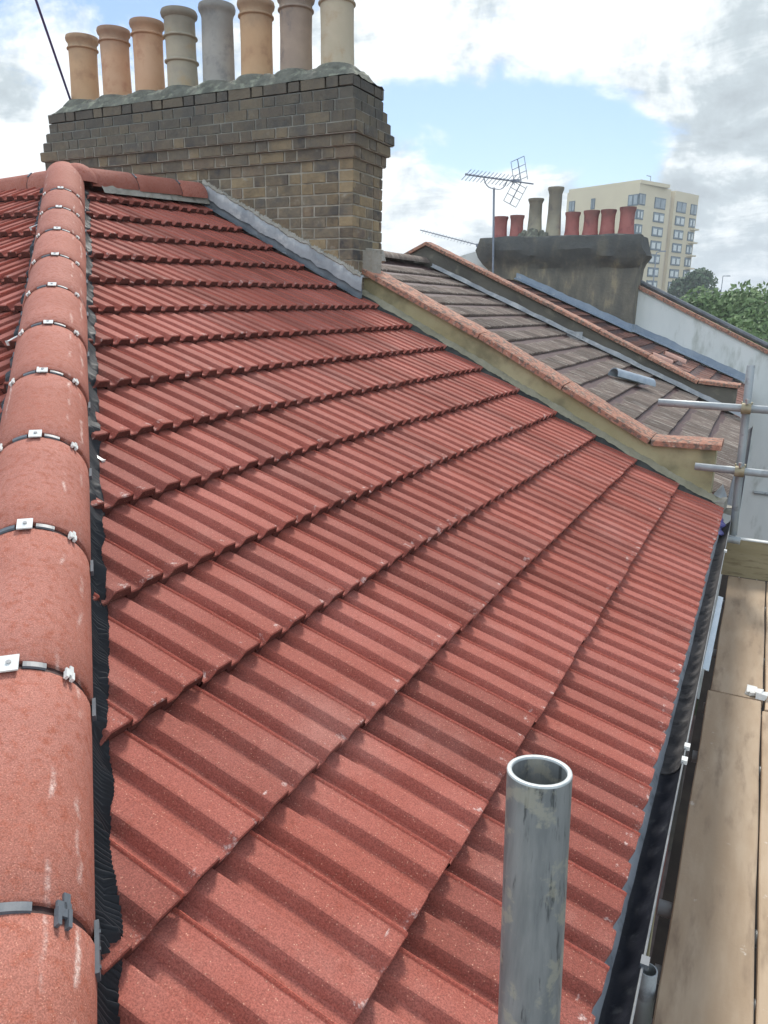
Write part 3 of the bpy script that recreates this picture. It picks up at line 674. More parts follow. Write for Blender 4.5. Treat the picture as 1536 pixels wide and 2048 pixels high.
# ---------------------------------------------------------------- chimney stacks
def pot(parent, c, H, kind, mt, R=.122):
    if kind == 'roll':      # roll top with a ring below it
        pr = [(R*1.02, -.1), (R*1.0, .02), (R*.97, H*.5), (R*.99, H*.80), (R*1.10, H*.815), (R*1.10, H*.83), (R*1.0, H*.845), (R*1.0, H*.90), (R*1.12, H*.93), (R*1.16, H*.965), (R*1.12, H), (R*1.0, H*1.005), (R*.86, H*.98), (R*.84, H*.6)]
    elif kind == 'band':
        pr = [(R*1.02, -.1), (R*1.02, .02), (R*.98, H*.36), (R*1.12, H*.375), (R*1.12, H*.39), (R*.98, H*.405), (R*.98, H*.66), (R*1.12, H*.675), (R*1.12, H*.69), (R*1.0, H*.705), (R*1.0, H*.90), (R*1.16, H*.93), (R*1.2, H*.965), (R*1.14, H), (R*1.0, H*1.005), (R*.86, H*.98), (R*.84, H*.6)]
    elif kind == 'plain':
        pr = [(R*1.04, -.1), (R*1.02, .02), (R*.98, H*.85), (R*1.05, H*.90), (R*1.14, H*.925), (R*1.17, H*.96), (R*1.12, H), (R*1.0, H*1.005), (R*.88, H*.98), (R*.86, H*.6)]
    elif kind == 'cup':     # short flared red pot
        pr = [(R*1.12, -.1), (R*1.10, .0), (R*.98, H*.25), (R*.93, H*.6), (R*.96, H*.82), (R*1.08, H*.93), (R*1.08, H), (R*.98, H), (R*.86, H*.9), (R*.84, H*.5)]
    else:                   # tall slim pot
        pr = [(R*1.12, -.1), (R*1.06, .02), (R*.90, H*.5), (R*.88, H*.86), (R*1.0, H*.92), (R*1.1, H*.96), (R*1.08, H), (R*.95, H), (R*.78, H*.95), (R*.76, H*.5)]
    tx, ty = random.uniform(-.018, .018), random.uniform(-.018, .018); cc = Vector(c)
    mb = MB(); mb.lathe(c, pr, 32)
    for v in mb.v: dz = v.z-cc.z; v.x += tx*dz+.0012*wob(v.z*30, cc.x); v.y += ty*dz
    o = mb.build('chimney_pot', mt, parent, smooth=45)
    o.rotation_euler = (0, 0, 0)
    mb = MB(); mb.lathe(c, [(R*.80, H*.62), (0.001, H*.60)], 16); mb.build('flue', P_IN, o)
    return o
def brickface(mb, o, ud, nd, Lg, z0, nc, ch=.0775, phase=0, dep=.05, proj=None):
    """Flemish bond bricks on a face: o lower corner, ud along, nd outwards"""
    up = Vector((0, 0, 1)); S_, H_, J = .205, .098, .011
    for c in range(nc):
        pj = proj[c] if proj else 0
        Lc = Lg+2*pj; base = o-ud*pj+nd*pj
        x = 0.0; head = (c+phase) % 2
        first = True
        z = z0+c*ch+ch/2
        while x < Lc-.01:
            w = H_ if head else S_
            if first and (c+phase) % 2 == 0: w = S_*.5+.0; w = S_
            if x+w > Lc-.03: w = Lc-x
            mb.box(base+ud*(x+w/2)+up*z-nd*(dep/2-.004+random.uniform(0, .004)), ((w)/2-(.001 if x+w >= Lc else J/2*.5), dep/2, (ch-J)/2*random.uniform(.93, 1.04)), (ud, nd, up), r=random.random(), jit=.0022)
            x += w+J; head = 1-head; first = False
X = Vector((1, 0, 0)); Y = Vector((0, 1, 0))
st = empty('chimney_stack', (-4.35, 5.355, -.5), 'sooty yellow brick chimney stack with eight clay pots rising behind the red roof ridge', 'chimney')
cxl, cxr, cyn, cyf = -5.86, -2.825, 5.12, 5.59
zb = 1.025-.0775*22
mb = MB()
brickface(mb, Vector((cxl, cyn, 0)), X, -Y, cxr-cxl, zb, 22)
brickface(mb, Vector((cxr, cyn, 0)), Y, X, cyf-cyn, zb, 22, phase=1)
brickface(mb, Vector((cxr, cyf, 0)), -X, Y, cxr-cxl, zb, 22)
brickface(mb, Vector((cxl, cyf, 0)), -Y, -X, cyf-cyn, zb, 22, phase=1)
mb.build('brick_shaft', BRICK, st)
mb = MB()
pj = [.022, .044, .066, .044, .022, .0, .0]
for (o_, u_, n_, l_, p_) in ((Vector((cxl, cyn, 0)), X, -Y, cxr-cxl, 0), (Vector((cxr, cyn, 0)), Y, X, cyf-cyn, 1), (Vector((cxr, cyf, 0)), -X, Y, cxr-cxl, 0), (Vector((cxl, cyf, 0)), -Y, -X, cyf-cyn, 1)):
    brickface(mb, o_, u_, n_, l_, 1.025, 7, phase=p_, proj=pj, dep=.10)
mb.build('corbelled_courses', BRICK, st)
mb = MB(); mb.box(((cxl+cxr)/2, (cyn+cyf)/2, .27), ((cxr-cxl)/2-.0045, (cyf-cyn)/2-.0045, .97))
for i, p_ in enumerate(pj[:6]):
    mb.box(((cxl+cxr)/2, (cyn+cyf)/2, 1.025+.0775*(i+.5)), ((cxr-cxl)/2-.0045+p_-.0003*i, (cyf-cyn)/2-.0045+p_-.0003*i, .0388))
mb.build('mortar_core', JOINT, st)
# flaunching: lumpy sloping mortar top
mb = MB(); rows = []
nx = 300
for i in range(nx+1):
    x = cxl-.006+(cxr-cxl+.012)*i/nx; row = []
    ed = min(x-cxl, cxr-x); e1 = max(0.0, min(1.0, ed/.16)); e1 = math.sin(e1*PI/2)
    for j in range(13):
        v = j/12; y = cyn-.006+(cyf-cyn+.012)*v; e2 = math.sin(min(1, min(v, 1-v)/.34)*PI/2)
        h = 1.574+.100*e1*e2+.012*wob(x*7, y*5)+.010*wob(x*21, y*17)+.006*wob(x*53, y*41)
        row.append(Vector((x+.004*wob(x*9, j), y+.004*wob(x*8, 4), h if 0 < j < 12 else 1.564+.004*wob(x*6, 1))))
    rows.append(row)
mb.grid(rows); mb.build('flaunching', FLAUN, st, smooth=70)
potx = [-5.645, -5.262, -4.893, -4.540, -4.175, -3.805, -3.447, -3.085]
kinds = [('roll', P_BUFF, 2.20, .119), ('roll', P_ORNG, 2.205, .119), ('roll', P_ORNG, 2.215, .122), ('band', P_BAND, 2.245, .122), ('plain', P_GREY, 2.235, .124), ('roll', P_BUFF, 2.205, .124), ('roll', P_BROWN, 2.195, .122), ('roll', P_CREAM, 2.19, .124)]
plab = ['buff clay pot at the left end of the stack', 'orange clay pot, second from the left', 'orange clay pot beside the banded pot', 'grey pot with two raised bands', 'plain grey pot with a thick rolled rim',
        'buff pot right of the plain grey pot', 'stained brown grey pot', 'cream pot at the right end of the stack']
for x, (kd, mt, zt, R), lb in zip(potx, kinds, plab):
    o = pot(st, Vector((x, 5.355, 1.655)), zt-1.655, kd, mt, R); o['label'] = lb
# mounds round the pots
mb = MB()
for x in potx:
    mb.lathe((x, 5.355, 1.60), [(.21, -.02), (.19, .045), (.15, .075+random.uniform(0, .012)), (.115, .095)], 20)
mb.build('pot_haunching', FLAUN, st, smooth=60)

# second stack, cement rendered
st2 = empty('chimney_stack', (-3.7, 14.6, -1), 'dark cement rendered chimney stack with six short red pots and two tall buff ones', 'chimney')
def ovalring(xl, xr, yn, yf, z, seed=0, amp=.02):
    pts = []
    nside = 26
    for i in range(nside): x = xl+(xr-xl)*i/nside; pts.append(Vector((x, yn+amp*math.sin(x*5+z*9+seed)*.6, z+amp*.5*math.sin(x*7+seed))))
    for i in range(5): y = yn+(yf-yn)*i/5; pts.append(Vector((xr+amp*math.sin(y*9+z*13), y, z)))
    for i in range(nside): x = xr+(xl-xr)*i/nside; pts.append(Vector((x, yf, z)))
    for i in range(5): y = yf+(yn-yf)*i/5; pts.append(Vector((xl+amp*math.sin(y*9+z*7), y, z)))
    for p in pts: p += Vector((wob(p.x*4+p.z*5, seed+1)*.02, wob(p.x*6, seed+p.z*9)*.025, wob(p.x*5, seed+4)*.012))
    return pts
lv = [(-1.6, -5.0, -2.19, 14.42, 15.1, .01), (.55, -5.0, -2.19, 14.42, 15.1, .012), (.72, -5.0, -2.20, 14.41, 15.1, .015), (.82, -5.06, -2.16, 14.34, 15.14, .03), (.93, -5.14, -2.09, 14.27, 15.2, .035), (1.05, -5.19, -2.12, 14.24, 15.22, .03),
      (1.17, -5.13, -2.15, 14.26, 15.2, .02), (1.262, -5.10, -2.19, 14.29, 15.16, .015), (1.285, -5.06, -2.23, 14.33, 15.12, .015)]
mb = MB(); mb.grid([ovalring(a, b, c, d, z, i, am) for i, (z, a, b, c, d, am) in enumerate(lv)], closed=True); mb.poly(ovalring(-5.06, -2.23, 14.33, 15.12, 1.285, 8, .015))
mb.build('rendered_shaft', RENDC, st2, smooth=28)
p2 = [(-4.87, 'cup', 1.69, P_RED, .128, 1.27), (-4.55, 'cup', 1.70, P_RED, .128, 1.27), (-4.20, 'tall', 1.98, P_OLD, .135, 1.32), (-3.84, 'tall', 2.16, P_OLD, .135, 1.29), (-3.49, 'cup', 1.715, P_RED, .130, 1.30), (-3.155, 'cup', 1.73, P_RED, .135, 1.30), (-2.85, 'cup', 1.735, P_RED, .130, 1.30), (-2.515, 'cup', 1.765, P_RED, .135, 1.30)]
lb2 = ['short red pot beside the aerial mast', 'short red pot left of the tall buff pots', 'shorter of the two tall buff pots', 'tallest buff pot', 'short red pot right of the tallest pot', 'short red pot, third from the right end', 'short red pot, second from the right end', 'short red pot at the right end']
for (x, kd, zt, mt, R, z0), lb in zip(p2, lb2):
    o = pot(st2, Vector((x, 14.72, z0)), zt-z0, kd, mt, R); o['label'] = lb
mb = MB()
for (x, z, r) in ((-4.36, 1.36, .07), (-4.02, 1.36, .06), (-4.2, 1.31, .15), (-4.42, 1.31, .07), (-3.95, 1.31, .07)):
    mb.lathe((x, 14.6, z), [(r*1.2, -.1), (r, 0), (r*.6, r*.8), (.003, r)], 10)
mb.build('mortar_lumps', FLAUN, st2, smooth=60)

# ---------------------------------------------------------------- party walls with copings
def slab_line(parent, p0, p1, wy, th, n, mt, over=0):
    """coping slabs along p0->p1 (top near edge), width wy in +y, split into n"""
    p0, p1 = Vector(p0), Vector(p1); t = (p1-p0).normalized(); nn = Vector((-t.z, 0, t.x)); nn = nn if nn.z > 0 else -nn
    cuts = [0]+sorted([(i+random.uniform(-.06, .06))/n for i in range(1, n)])+[1]
    for a, b in zip(cuts, cuts[1:]):
        q0 = p0.lerp(p1, a)+t*.004; q1 = p0.lerp(p1, b)-t*.004; dz = random.uniform(-.006, .004)
        mb = MB(); rows = []
        m_ = max(2, int((q1-q0).length/.06))
        for i in range(m_+1):
            q = q0.lerp(q1, i/m_)+nn*dz
            w = lambda k: random.uniform(-.003, .003)
            rows.append([q-nn*th, q+Vector((0, w(0)-.002, 0)), q+nn*(.006+w(0))+Vector((0, .006, 0)), q+nn*(.016+w(0))+Vector((0, wy*.5, 0)), q+nn*w(0)+Vector((0, wy, 0)), q-nn*th+Vector((0, wy, 0))])
        mb.grid(rows, random.random(), closed=True); mb.poly(rows[0]); mb.poly(rows[-1])
        mb.build('coping_slab', mt, parent, smooth=40)
def wall_prism(parent, name, mt, top, yn, yf, zbot):
    """vertical wall; top = list of (x,z) from left to right"""
    mb = MB(); pts = [(x, yn, z) for x, z in top]+[(top[-1][0], yn, zbot), (top[0][0], yn, zbot)]
    mb.extr([Vector(p) for p in pts][::-1], (0, yf-yn, 0)); return mb.build(name, mt, parent)
pw1 = empty('party_wall', (-1.5, 5.45, -7.4), 'ochre rendered parapet wall with lichened clay coping running down beside the red roof', 'wall')
c1 = [(-2.80, .272), (-1.856, -.182), (-.611, -.845), (-.166, -.838)]
wall_prism(pw1, 'rendered_wall', OCHRE, [(-3.2, .38), (-2.80, .235), (-1.856, -.219), (-.60, -.888), (-.20, -.878)], 5.302, 5.56, -7.4)
slab_line(pw1, (-2.86, 5.265, .297), (-1.856, 5.265, -.182), .33, .034, 1, COPE)
slab_line(pw1, (-1.856, 5.265, -.182), (-.611, 5.265, -.845), .33, .034, 2, COPE)
slab_line(pw1, (-.611, 5.265, -.845), (-.166, 5.265, -.838), .33, .034, 1, COPE)
mb = MB(); mb.box((-2.83, 5.33, .30), (.09, .06, .09), jit=.02); mb.box((-2.9, 5.36, .40), (.07, .08, .05), jit=.02); mb.box((-2.80, 5.42, .37), (.05, .10, .05), jit=.02); mb.build('mortar_patch', MORTAR, pw1)
# torn lead at the wall foot
mb = MB(); mb.grid([[(-.20, 5.26, -1.225), (-.15, 5.24, -1.245), (-.115, 5.26, -1.262)], [(-.19, 5.33, -1.19), (-.14, 5.31, -1.19), (-.10, 5.33, -1.235)], [(-.16, 5.42, -1.17), (-.135, 5.41, -1.12), (-.10, 5.42, -1.20)]]); mb.build('torn_lead', LEAD, pw1)
mb = MB(); mb.box((-.16, 5.30, -1.235), (.055, .045, .03), jit=.016); mb.box((-.075, 5.40, -1.29), (.03, .05, .02), jit=.012); mb.build('mortar_patch', MORTAR, pw1)

pw2 = empty('party_wall', (-2.5, 10, -7.4), 'dark weathered parapet wall with narrow red coping and pointed gable between the brown roofs', 'wall')
wall_prism(pw2, 'rendered_wall', RENDB, [(-5.6, .20), (-4.30, .80), (-.667, -.860), (-.235, -.890)], 9.87, 10.13, -7.4)
mbx = slab_line(pw2, (-4.30, 9.83, .845), (-2.538, 9.83, .046), .34, .036, 2, COPE)
slab_line(pw2, (-2.538, 9.83, .046), (-.667, 9.83, -.812), .34, .036, 3, COPE)
slab_line(pw2, (-.667, 9.83, -.812), (-.198, 9.83, -.844), .34, .036, 1, COPE)
slab_line(pw2, (-5.62, 9.83, .235), (-4.30, 9.83, .845), .34, .036, 1, COPE)
mb = MB(); mb.box((-2.2, 9.85, -.33), (.10, .03, .05), jit=.01); mb.build('lead_patch', LEAD, pw2)
# flashing where brown roof meets wall two
def R2(x): return -1.255-.428*(x+.10)
mb = MB(); rows = []
for i in range(120):
    x = -.15-4.05*i/119; w = .010*wob(x, 3, 3)+.008*wob(x, 4, 9)
    rows.append([Vector((x, 9.79+w*.6, R2(x)+.028)), Vector((x, 9.84, R2(x)+.04+w*.4)), Vector((x, 9.862, R2(x)+.075+w))])
mb.grid(rows); mb.build('flashing', LEAD, pw2, smooth=60)

# ---------------------------------------------------------------- brown-roofed neighbour
nb = empty('terraced_house', (-4.3, 7.7, -7.4), 'neighbouring house with weathered brown tiled roof between the two parapet walls', 'house')
G2 = .298
def SB(k, y):
    x = -.10-k*G2*.919; return Vector((x, y, R2(x)))
pr2 = []
for i in range(6):
    a = i*.05; pr2 += [(a, .0), (a+.012, .0), (a+.018, .009), (a+.040, .009), (a+.046, 0)]
pr2 += [(.299, .0), (.3, -.002)]
mb = MB(); N2 = Vector((.393, 0, .919))
for k in range(0, 15): course_strip(mb, SB, N2, k, 5.57, 9.84, beads=False, w=.30, pr=pr2, lead=.030, ph=5.57, thick=.026)
mb.build('front_roof_slope', BROWN, nb, cut=[((0, 9.865, 0), (0, 1, 0)), ((-4.36, 0, 0), (-1, 0, 0))])
mb = MB(); mb.grid([[SB(k, y)-N2*.008 for y in (5.56, 9.87)] for k in (0, 15.5)]); mb.build('roof_underlay', SEAL, nb)
for i in range(9):
    y0 = 5.6+.47*i; a = Vector((-4.34, y0, R2(-4.34)+.01)); b = Vector((-4.34, min(9.86, y0+.465), R2(-4.34)+.01))
    cm = MB(); rows = []
    for p in (a, b): rows.append([p+Vector((.12*math.cos(PI*j/12), 0, .085*math.sin(PI*j/12)+random.uniform(-.003, .003))) for j in range(13)])
    cm.grid(rows, random.random()); cm.build('ridge_tile', BROWN, nb, smooth=50)
mb = MB(); mb.quad((-4.36, 5.57, R2(-4.36)), (-4.36, 9.87, R2(-4.36)), (-8, 9.87, -1.0), (-8, 5.57, -1.0)); mb.build('rear_roof_slope', BROWN, nb)
mb = MB(); mb.box((-4.4, 7.71, -4.5), (4.1, 2.14, 2.9)); mb.build('house_wall', REDBR, nb)
mb = MB(); rows = []
for y in (5.45, 9.8): rows.append([Vector((-.065-.055*math.cos(PI*j/10), y, -1.285-.055*math.sin(PI*j/10))) for j in range(11)])
mb.grid(rows); mb.build('gutter', GUT, nb)

nb3 = empty('terraced_house', (-4.3, 12.4, -7.4), 'far neighbouring house with rusty red tiles below the white flank wall', 'house')
def R3(x): return -1.24-.415*(x+.2)
def SC(k, y):
    x = -.16-k*.30*.924; return Vector((x, y, R3(x)))
pr3 = [(0, 0), (.01, .002), (.30, .002), (.31, .010), (.318, .010), (.325, -.001)]
mb = MB(); N3 = Vector((.383, 0, .924))
for k in range(0, 15): course_strip(mb, SC, N3, k, 10.12, 14.66, beads=False, w=.325, pr=pr3, lead=.028, ph=10.12, thick=.024)
mb.build('front_roof_slope', RUST, nb3, cut=[((0, 14.7, 0), (0, 1, 0))])
mb = MB(); mb.grid([[SC(k, y)-N3*.008 for y in (10.12, 14.69)] for k in (0, 15.5)]); mb.build('roof_underlay', SEAL, nb3)
mb = MB(); mb.quad((-4.4, 10.13, R3(-4.4)), (-4.4, 14.7, R3(-4.4)), (-8, 14.7, -1.0), (-8, 10.13, -1.0)); mb.build('rear_roof_slope', RUST, nb3)
mb = MB(); mb.box((-4.4, 12.4, -4.5), (4.1, 2.25, 2.9)); mb.build('house_wall', REDBR, nb3)
# pale bits of tile lying on it and the grey offcut on the brown roof
def half_tube(name, a, b, R, mt, label, cat, up=Vector((0, 0, 1)), full=False, group=None):
    a, b = Vector(a), Vector(b); t = (b-a).normalized(); sd = t.cross(up).normalized(); n_ = sd.cross(t)
    mb = MB(); A = PI if not full else 2*PI; n = 16
    def rg(p, r): return [p+sd*r*math.cos(A*j/n)+n_*r*math.sin(A*j/n) for j in range(n+1)]
    mb.grid([rg(a, R), rg(b, R), rg(b, R*.88), rg(a, R*.88), rg(a, R)])
    o = mb.build(name, mt, None, smooth=50); return tag(o, label, cat, group)
p = [Vector((-1.325, 8.257, -.756)), Vector((-1.048, 8.63, -.879))]
half_tube('clay_tile_roll', p[0]+Vector((-.08, -.01, .085)), p[1]+Vector((-.02, 0, .085)), .085, GREYP, 'blue grey half round offcut lying on the brown tiled roof', 'pipe offcut')
half_tube('half_round_tile', (-1.50, 11.9, R3(-1.50)+.05), (-1.22, 12.0, R3(-1.22)+.05), .06, PINKT, 'pink clay half round tile lying nearest the red coping on the rusty roof', 'roof tile', group='pink tiles left on the rusty roof')
half_tube('half_round_tile', (-1.44, 12.9, R3(-1.44)+.05), (-1.12, 13.0, R3(-1.12)+.05), .06, PINKT, 'pink clay half round tile lying farther from the coping beside the blue flashing', 'roof tile', group='pink tiles left on the rusty roof')

# white flank wall
fl = empty('flank_wall', (-1, 14.9, -7.4), 'tall white rendered flank wall with sloping brick coping right of the dark chimney', 'wall')
def WZ(x): return .40-.475*(x+2.2)
wall_prism(fl, 'rendered_wall', WHITE, [(-6, WZ(-6)-1.3), (-4.4, WZ(-4.4)-.15), (-2.2, WZ(-2.2)-.02), (1.6, WZ(1.6)-.02)], 14.70, 14.95, -7.4)
for i in range(7):
    xa = -2.3+.56*i; xb = xa+.552
    mb = MB(); t = Vector((1, 0, -.475)).normalized(); nn = Vector((.475, 0, 1)).normalized()
    pa = Vector((xa, 14.66, WZ(xa))); pb = Vector((xb, 14.66, WZ(xb)))
    mb.extr([pa-nn*.03, pb-nn*.03, pb+nn*.03, pa+nn*.03], (0, .33, 0), random.random())
    mb.build('coping_slab', COPE, fl)
mb = MB(); pa = Vector((-2.25, 15.0, WZ(-2.25)+.085)); pb = Vector((1.6, 15.0, WZ(1.6)+.10)); mb.tube([pa, pb], .045, 8); mb.build('roof_edge_roll', LEADD, fl)
mb = MB(); rows = []
for i in range(120):
    x = -.25-4.15*i/119; w = .012*wob(x, 3, 3)+.008*wob(x, 4, 9); base = 14.70 if x > -2.19 else 14.41
    rows.append([Vector((x, base-.16+w, R3(x)+.035)), Vector((x, base-.03, R3(x)+.06)), Vector((x, base-.012, R3(x)+.16+w*1.5))])
mb.grid(rows); mb.build('blue_flashing', LEADB, fl, smooth=60)
mb = MB(); mb.tube([(-.02, 14.68, -2.2), (-.06, 14.68, -5)], .012, 6); mb.tube([(.16, 14.67, -3.13), (.45, 14.67, -3.13)], .03, 6); mb.build('wall_pipe', GALVF, fl)

# ---------------------------------------------------------------- scaffold
pole = empty('scaffold_pole', at(1057, 2048, .596), 'large open ended grey scaffold pole standing upright in front of the red tiles', 'scaffold pole', 'scaffold tubes')
pt = at(1079, 1540, .559); pb = at(1057, 2048, .596); dr = (pb-pt).normalized()
mb = MB(); mb.hollow(pt+dr*.0008, pt+dr*1.6, .02415, .0205, 48); mb.build('tube', GALV, pole, smooth=40)
mb = MB(); u_ = dr.orthogonal().normalized(); w_ = dr.cross(u_)
rg = lambda p, r: [p+(u_*math.cos(2*PI*j/48)+w_*math.sin(2*PI*j/48))*r for j in range(48)]
mb.grid([rg(pt+dr*.0016, .0242), rg(pt+dr*.0003, .0240), rg(pt, .0236), rg(pt, .0209), rg(pt+dr*.0005, .0204), rg(pt+dr*.002, .0203)], closed=True); mb.build('cut_rim', RIMC, pole, smooth=60)
def tubeobj(a, b, label, name='scaffold_tube', mt=GALVF, R=.0242):
    a, b = Vector(a), Vector(b); mb = MB(); mb.hollow(a, b, R, R-.004, 20)
    return tag(mb.build(name, mt, None, smooth=50), label, 'scaffold tube', 'scaffold tubes')
tubeobj((-.0657, 5.24, -.319), (-.0285, 5.24, -1.415), 'upright grey scaffold tube against the white wall at the far end', 'scaffold_pole')
tubeobj((-.578, 5.175, -.578), (.62, 5.19, -.585), 'upper horizontal scaffold tube crossing the brown roof')
tubeobj((-.309, 5.175, -.974), (.62, 5.19, -.985), 'lower horizontal scaffold tube ending over the ochre parapet')
tubeobj((-.10, 5.20, -1.435), (.02, 5.20, -1.44), 'short horizontal scaffold tube at the top of the end board')
lp = at(1297, 1939, 2.0)
tubeobj(lp, lp+Vector((.01, 0, -1.4)), 'low open ended scaffold tube between the gutter and the boards', 'scaffold_pole')
for z, yy, lb in ((-.580, 5.21, 'rusty scaffold coupler clamping the upper horizontal tube to the upright'), (-.978, 5.21, 'rusty scaffold coupler clamping the lower horizontal tube to the upright')):
    x = -.0657+(-.319-z)/(1.415-.319)*.0372
    c = Vector((x, yy, z)); cp = empty('scaffold_coupler', c, lb, 'coupler', 'scaffold couplers')
    mb = MB(); mb.tube([c+Vector((-.028, -.045, 0)), c+Vector((.028, -.045, 0))], .034, 14); mb.build('clamp_band', COUP, cp, smooth=50)
    mb = MB(); mb.tube([c+Vector((0, .05, -.03)), c+Vector((0, .05, .03))], .034, 14); mb.box(c, (.025, .03, .025)); mb.build('clamp_body', COUP, cp)
    mb = MB(); mb.tube([c+Vector((.0, -.07, .03)), c+Vector((0, -.07, .062))], .009, 8); mb.tube([c+Vector((0, -.07, .048)), c+Vector((0, -.07, .060))], .014, 6); mb.build('bolt', STEEL, cp)
# transoms under the boards
for i, (y, xa) in enumerate(((4.95, -.055), (4.15, -.055), (3.50, -.04), (3.05, -.05), (2.12, -.07), (1.86, -.05))):
    lbs = ['farthest transom tube poking out beside the boards next to the end board', 'transom tube poking out beside the white strip', 'transom tube poking out near the joint between the boards', 'transom tube poking out just below the board joint',
           'transom tube with a pale end poking out beside the middle of the near board', 'nearest short transom tube poking out above the low open ended tube']
    tubeobj((xa, y, -1.80), (1.6, y+.03, -1.80), lbs[i])
# boards
def board(x0, x1, y0, y1, label, z=-1.75, th=.038):
    mb = MB(); n = 24; rows = []
    for i in range(n+1):
        y = y0+(y1-y0)*i/n; w = .0015*math.sin(y*7+x0*30)
        rows.append([Vector((x0+w, y, z-th)), Vector((x0+w, y, z-.003)), Vector((x0+.004+w, y, z)), Vector(((x0+x1)/2, y, z-.001)), Vector((x1-.004-w, y, z)), Vector((x1-w, y, z-.003)), Vector((x1-w, y, z-th))])
    mb.grid(rows, random.random(), closed=True); mb.poly(rows[0]); mb.poly(rows[-1])
    o = mb.build('scaffold_board', BOARD, None); return tag(o, label, 'scaffold board', 'scaffold boards')
board(-.030, .198, -.4, 3.592, 'worn scaffold board nearest the gutter in the foreground')
board(-.020, .206, 3.606, 5.39, 'pinkish scaffold board nearest the gutter beyond the board joint')
board(.206, .43, -.4, 3.50, 'scaffold board cut off by the right edge of the photo in the foreground')
board(.216, .43, 3.52, 5.39, 'scaffold board at the right edge of the photo beyond the joint')
board(.44, .66, -.4, 3.5, 'outer scaffold board beyond the right edge of the photo')
mb = MB(); mb.box((.36, 5.42, -1.62), (.435, .019, .13)); tag(mb.build('end_board', BOARDO, None), 'ochre board standing on edge across the far end of the scaffold', 'toe board')
mb = MB(); mb.box((.36, 5.418, -1.484), (.43, .021, .004)); mb.build('pale_top_edge', CLIPW, bpy.data.objects['end_board'])
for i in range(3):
    o = MB(); o.box((-.02+.235*i, 7.8, -3.77), (.112, 4.2, .019)); tag(o.build('scaffold_board', GAPSHADE, None), ['lower lift scaffold board nearest the house wall, seen in the gap beside the gutter', 'middle board of the lower scaffold lift beneath the walkway', 'outer board of the lower scaffold lift beneath the walkway'][i], 'scaffold board', 'scaffold boards')  # added lower deck, painted near-black so the gap reads as shaded
# white scraps and strips
mb = MB(); mb.grid([[(-.058+.003*i, 3.05+.30*i, -1.40) for i in range(4)], [(-.034+.003*i, 3.05+.30*i, -1.405) for i in range(4)]]); sol = mb.build('white_strip', WHITEP, None)
mo = sol.modifiers.new('th', 'SOLIDIFY'); mo.thickness = .004; tag(sol, 'white plastic strip tucked between the gutter and the boards', 'plastic strip')
mb = MB()
for i in range(3): mb.box((.155+.02*i, 3.66-.012*i, -1.738), (.026, .026, .009), jit=.008)
tag(mb.build('crumpled_paper', CLIPW, None), 'crumpled white scrap lying on the board joint', 'litter')

# ---------------------------------------------------------------- bits down between house and scaffold
bay = empty('bay_window', (-.0, 2.3, -7.4), 'bay window with grey lead roof below the gutter of the red house', 'bay window')
mb = MB(); mb.extr([Vector((-.26, 1.2, -3.9)), Vector((.55, 1.5, -4.15)), Vector((.55, 3.1, -4.15)), Vector((-.26, 3.4, -3.9))], (0, 0, .03)); mb.build('bay_roof', BAY, bay)
for i in range(9):
    y = 1.35+.24*i; mb = MB(); mb.tube([(-.25, y, -3.85), (.5, y*.9+.23, -4.1)], .014, 6); mb.build('lead_roll', BAY, bay)
mb = MB(); mb.box((.13, 2.3, -5.8), (.38, .75, 1.6)); mb.build('bay_wall', REDBR, bay)
mb = MB(); mb.box((.52, 2.3, -5.4), (.012, .6, .7)); mb.build('pane', WGLASS, bay)

# ---------------------------------------------------------------- ground
def plane(name, x0, x1, y0, y1, z, mt):
    mb = MB(); mb.quad((x0, y0, z), (x1, y0, z), (x1, y1, z), (x0, y1, z)); return tag(mb.build(name, mt, None), kind='structure')
plane('ground', -1200, 1200, -200, 1400, -7.42, GROUND)
plane('pavement', 2.6, 4.8, -30, 80, -7.40, PAVE)
plane('front_path', -.3, 2.5, -10, 14, -7.40, PAVE)
plane('road', 4.9, 12, -60, 140, -7.41, ASPH)
# far wooded rise
mb = MB(); rows = []
for r_, h_ in ((520, 0), (640, 8), (800, 14), (1000, 17), (1150, 0)):
    rows.append([Vector((r_*math.sin(a), r_*math.cos(a), -7.4+h_*(1+.25*math.sin(a*9+r_)+.12*math.sin(a*23))*(1 if h_ else 0))) for a in [-1.4+2.8*i/80 for i in range(81)]])
mb.grid(rows); tag(mb.build('hills', HILL, None, smooth=80), kind='structure')

# ---------------------------------------------------------------- tower block
C0 = Vector((-26.85, 167.86, 24.6)); CL = Vector((-43.39, 176.28, 24.6)); CR = Vector((-17.53, 189.9, 24.6))
ZG = -7.4
tw = empty('tower_block', (C0.x, C0.y, ZG), 'cream ten storey block of flats with rows of dark framed windows in the distance', 'tower block')
dL = (CL-C0); lL = dL.length; dL = dL.normalized(); dR = (CR-C0); lR = dR.length; dR = dR.normalized()
nL = Vector((-dL.y, dL.x, 0)); nL = nL if nL.y < 0 else -nL
nR = Vector((-dR.y, dR.x, 0)); nR = nR if nR.x > 0 else -nR
mb = MB(); hgt = 24.6-ZG
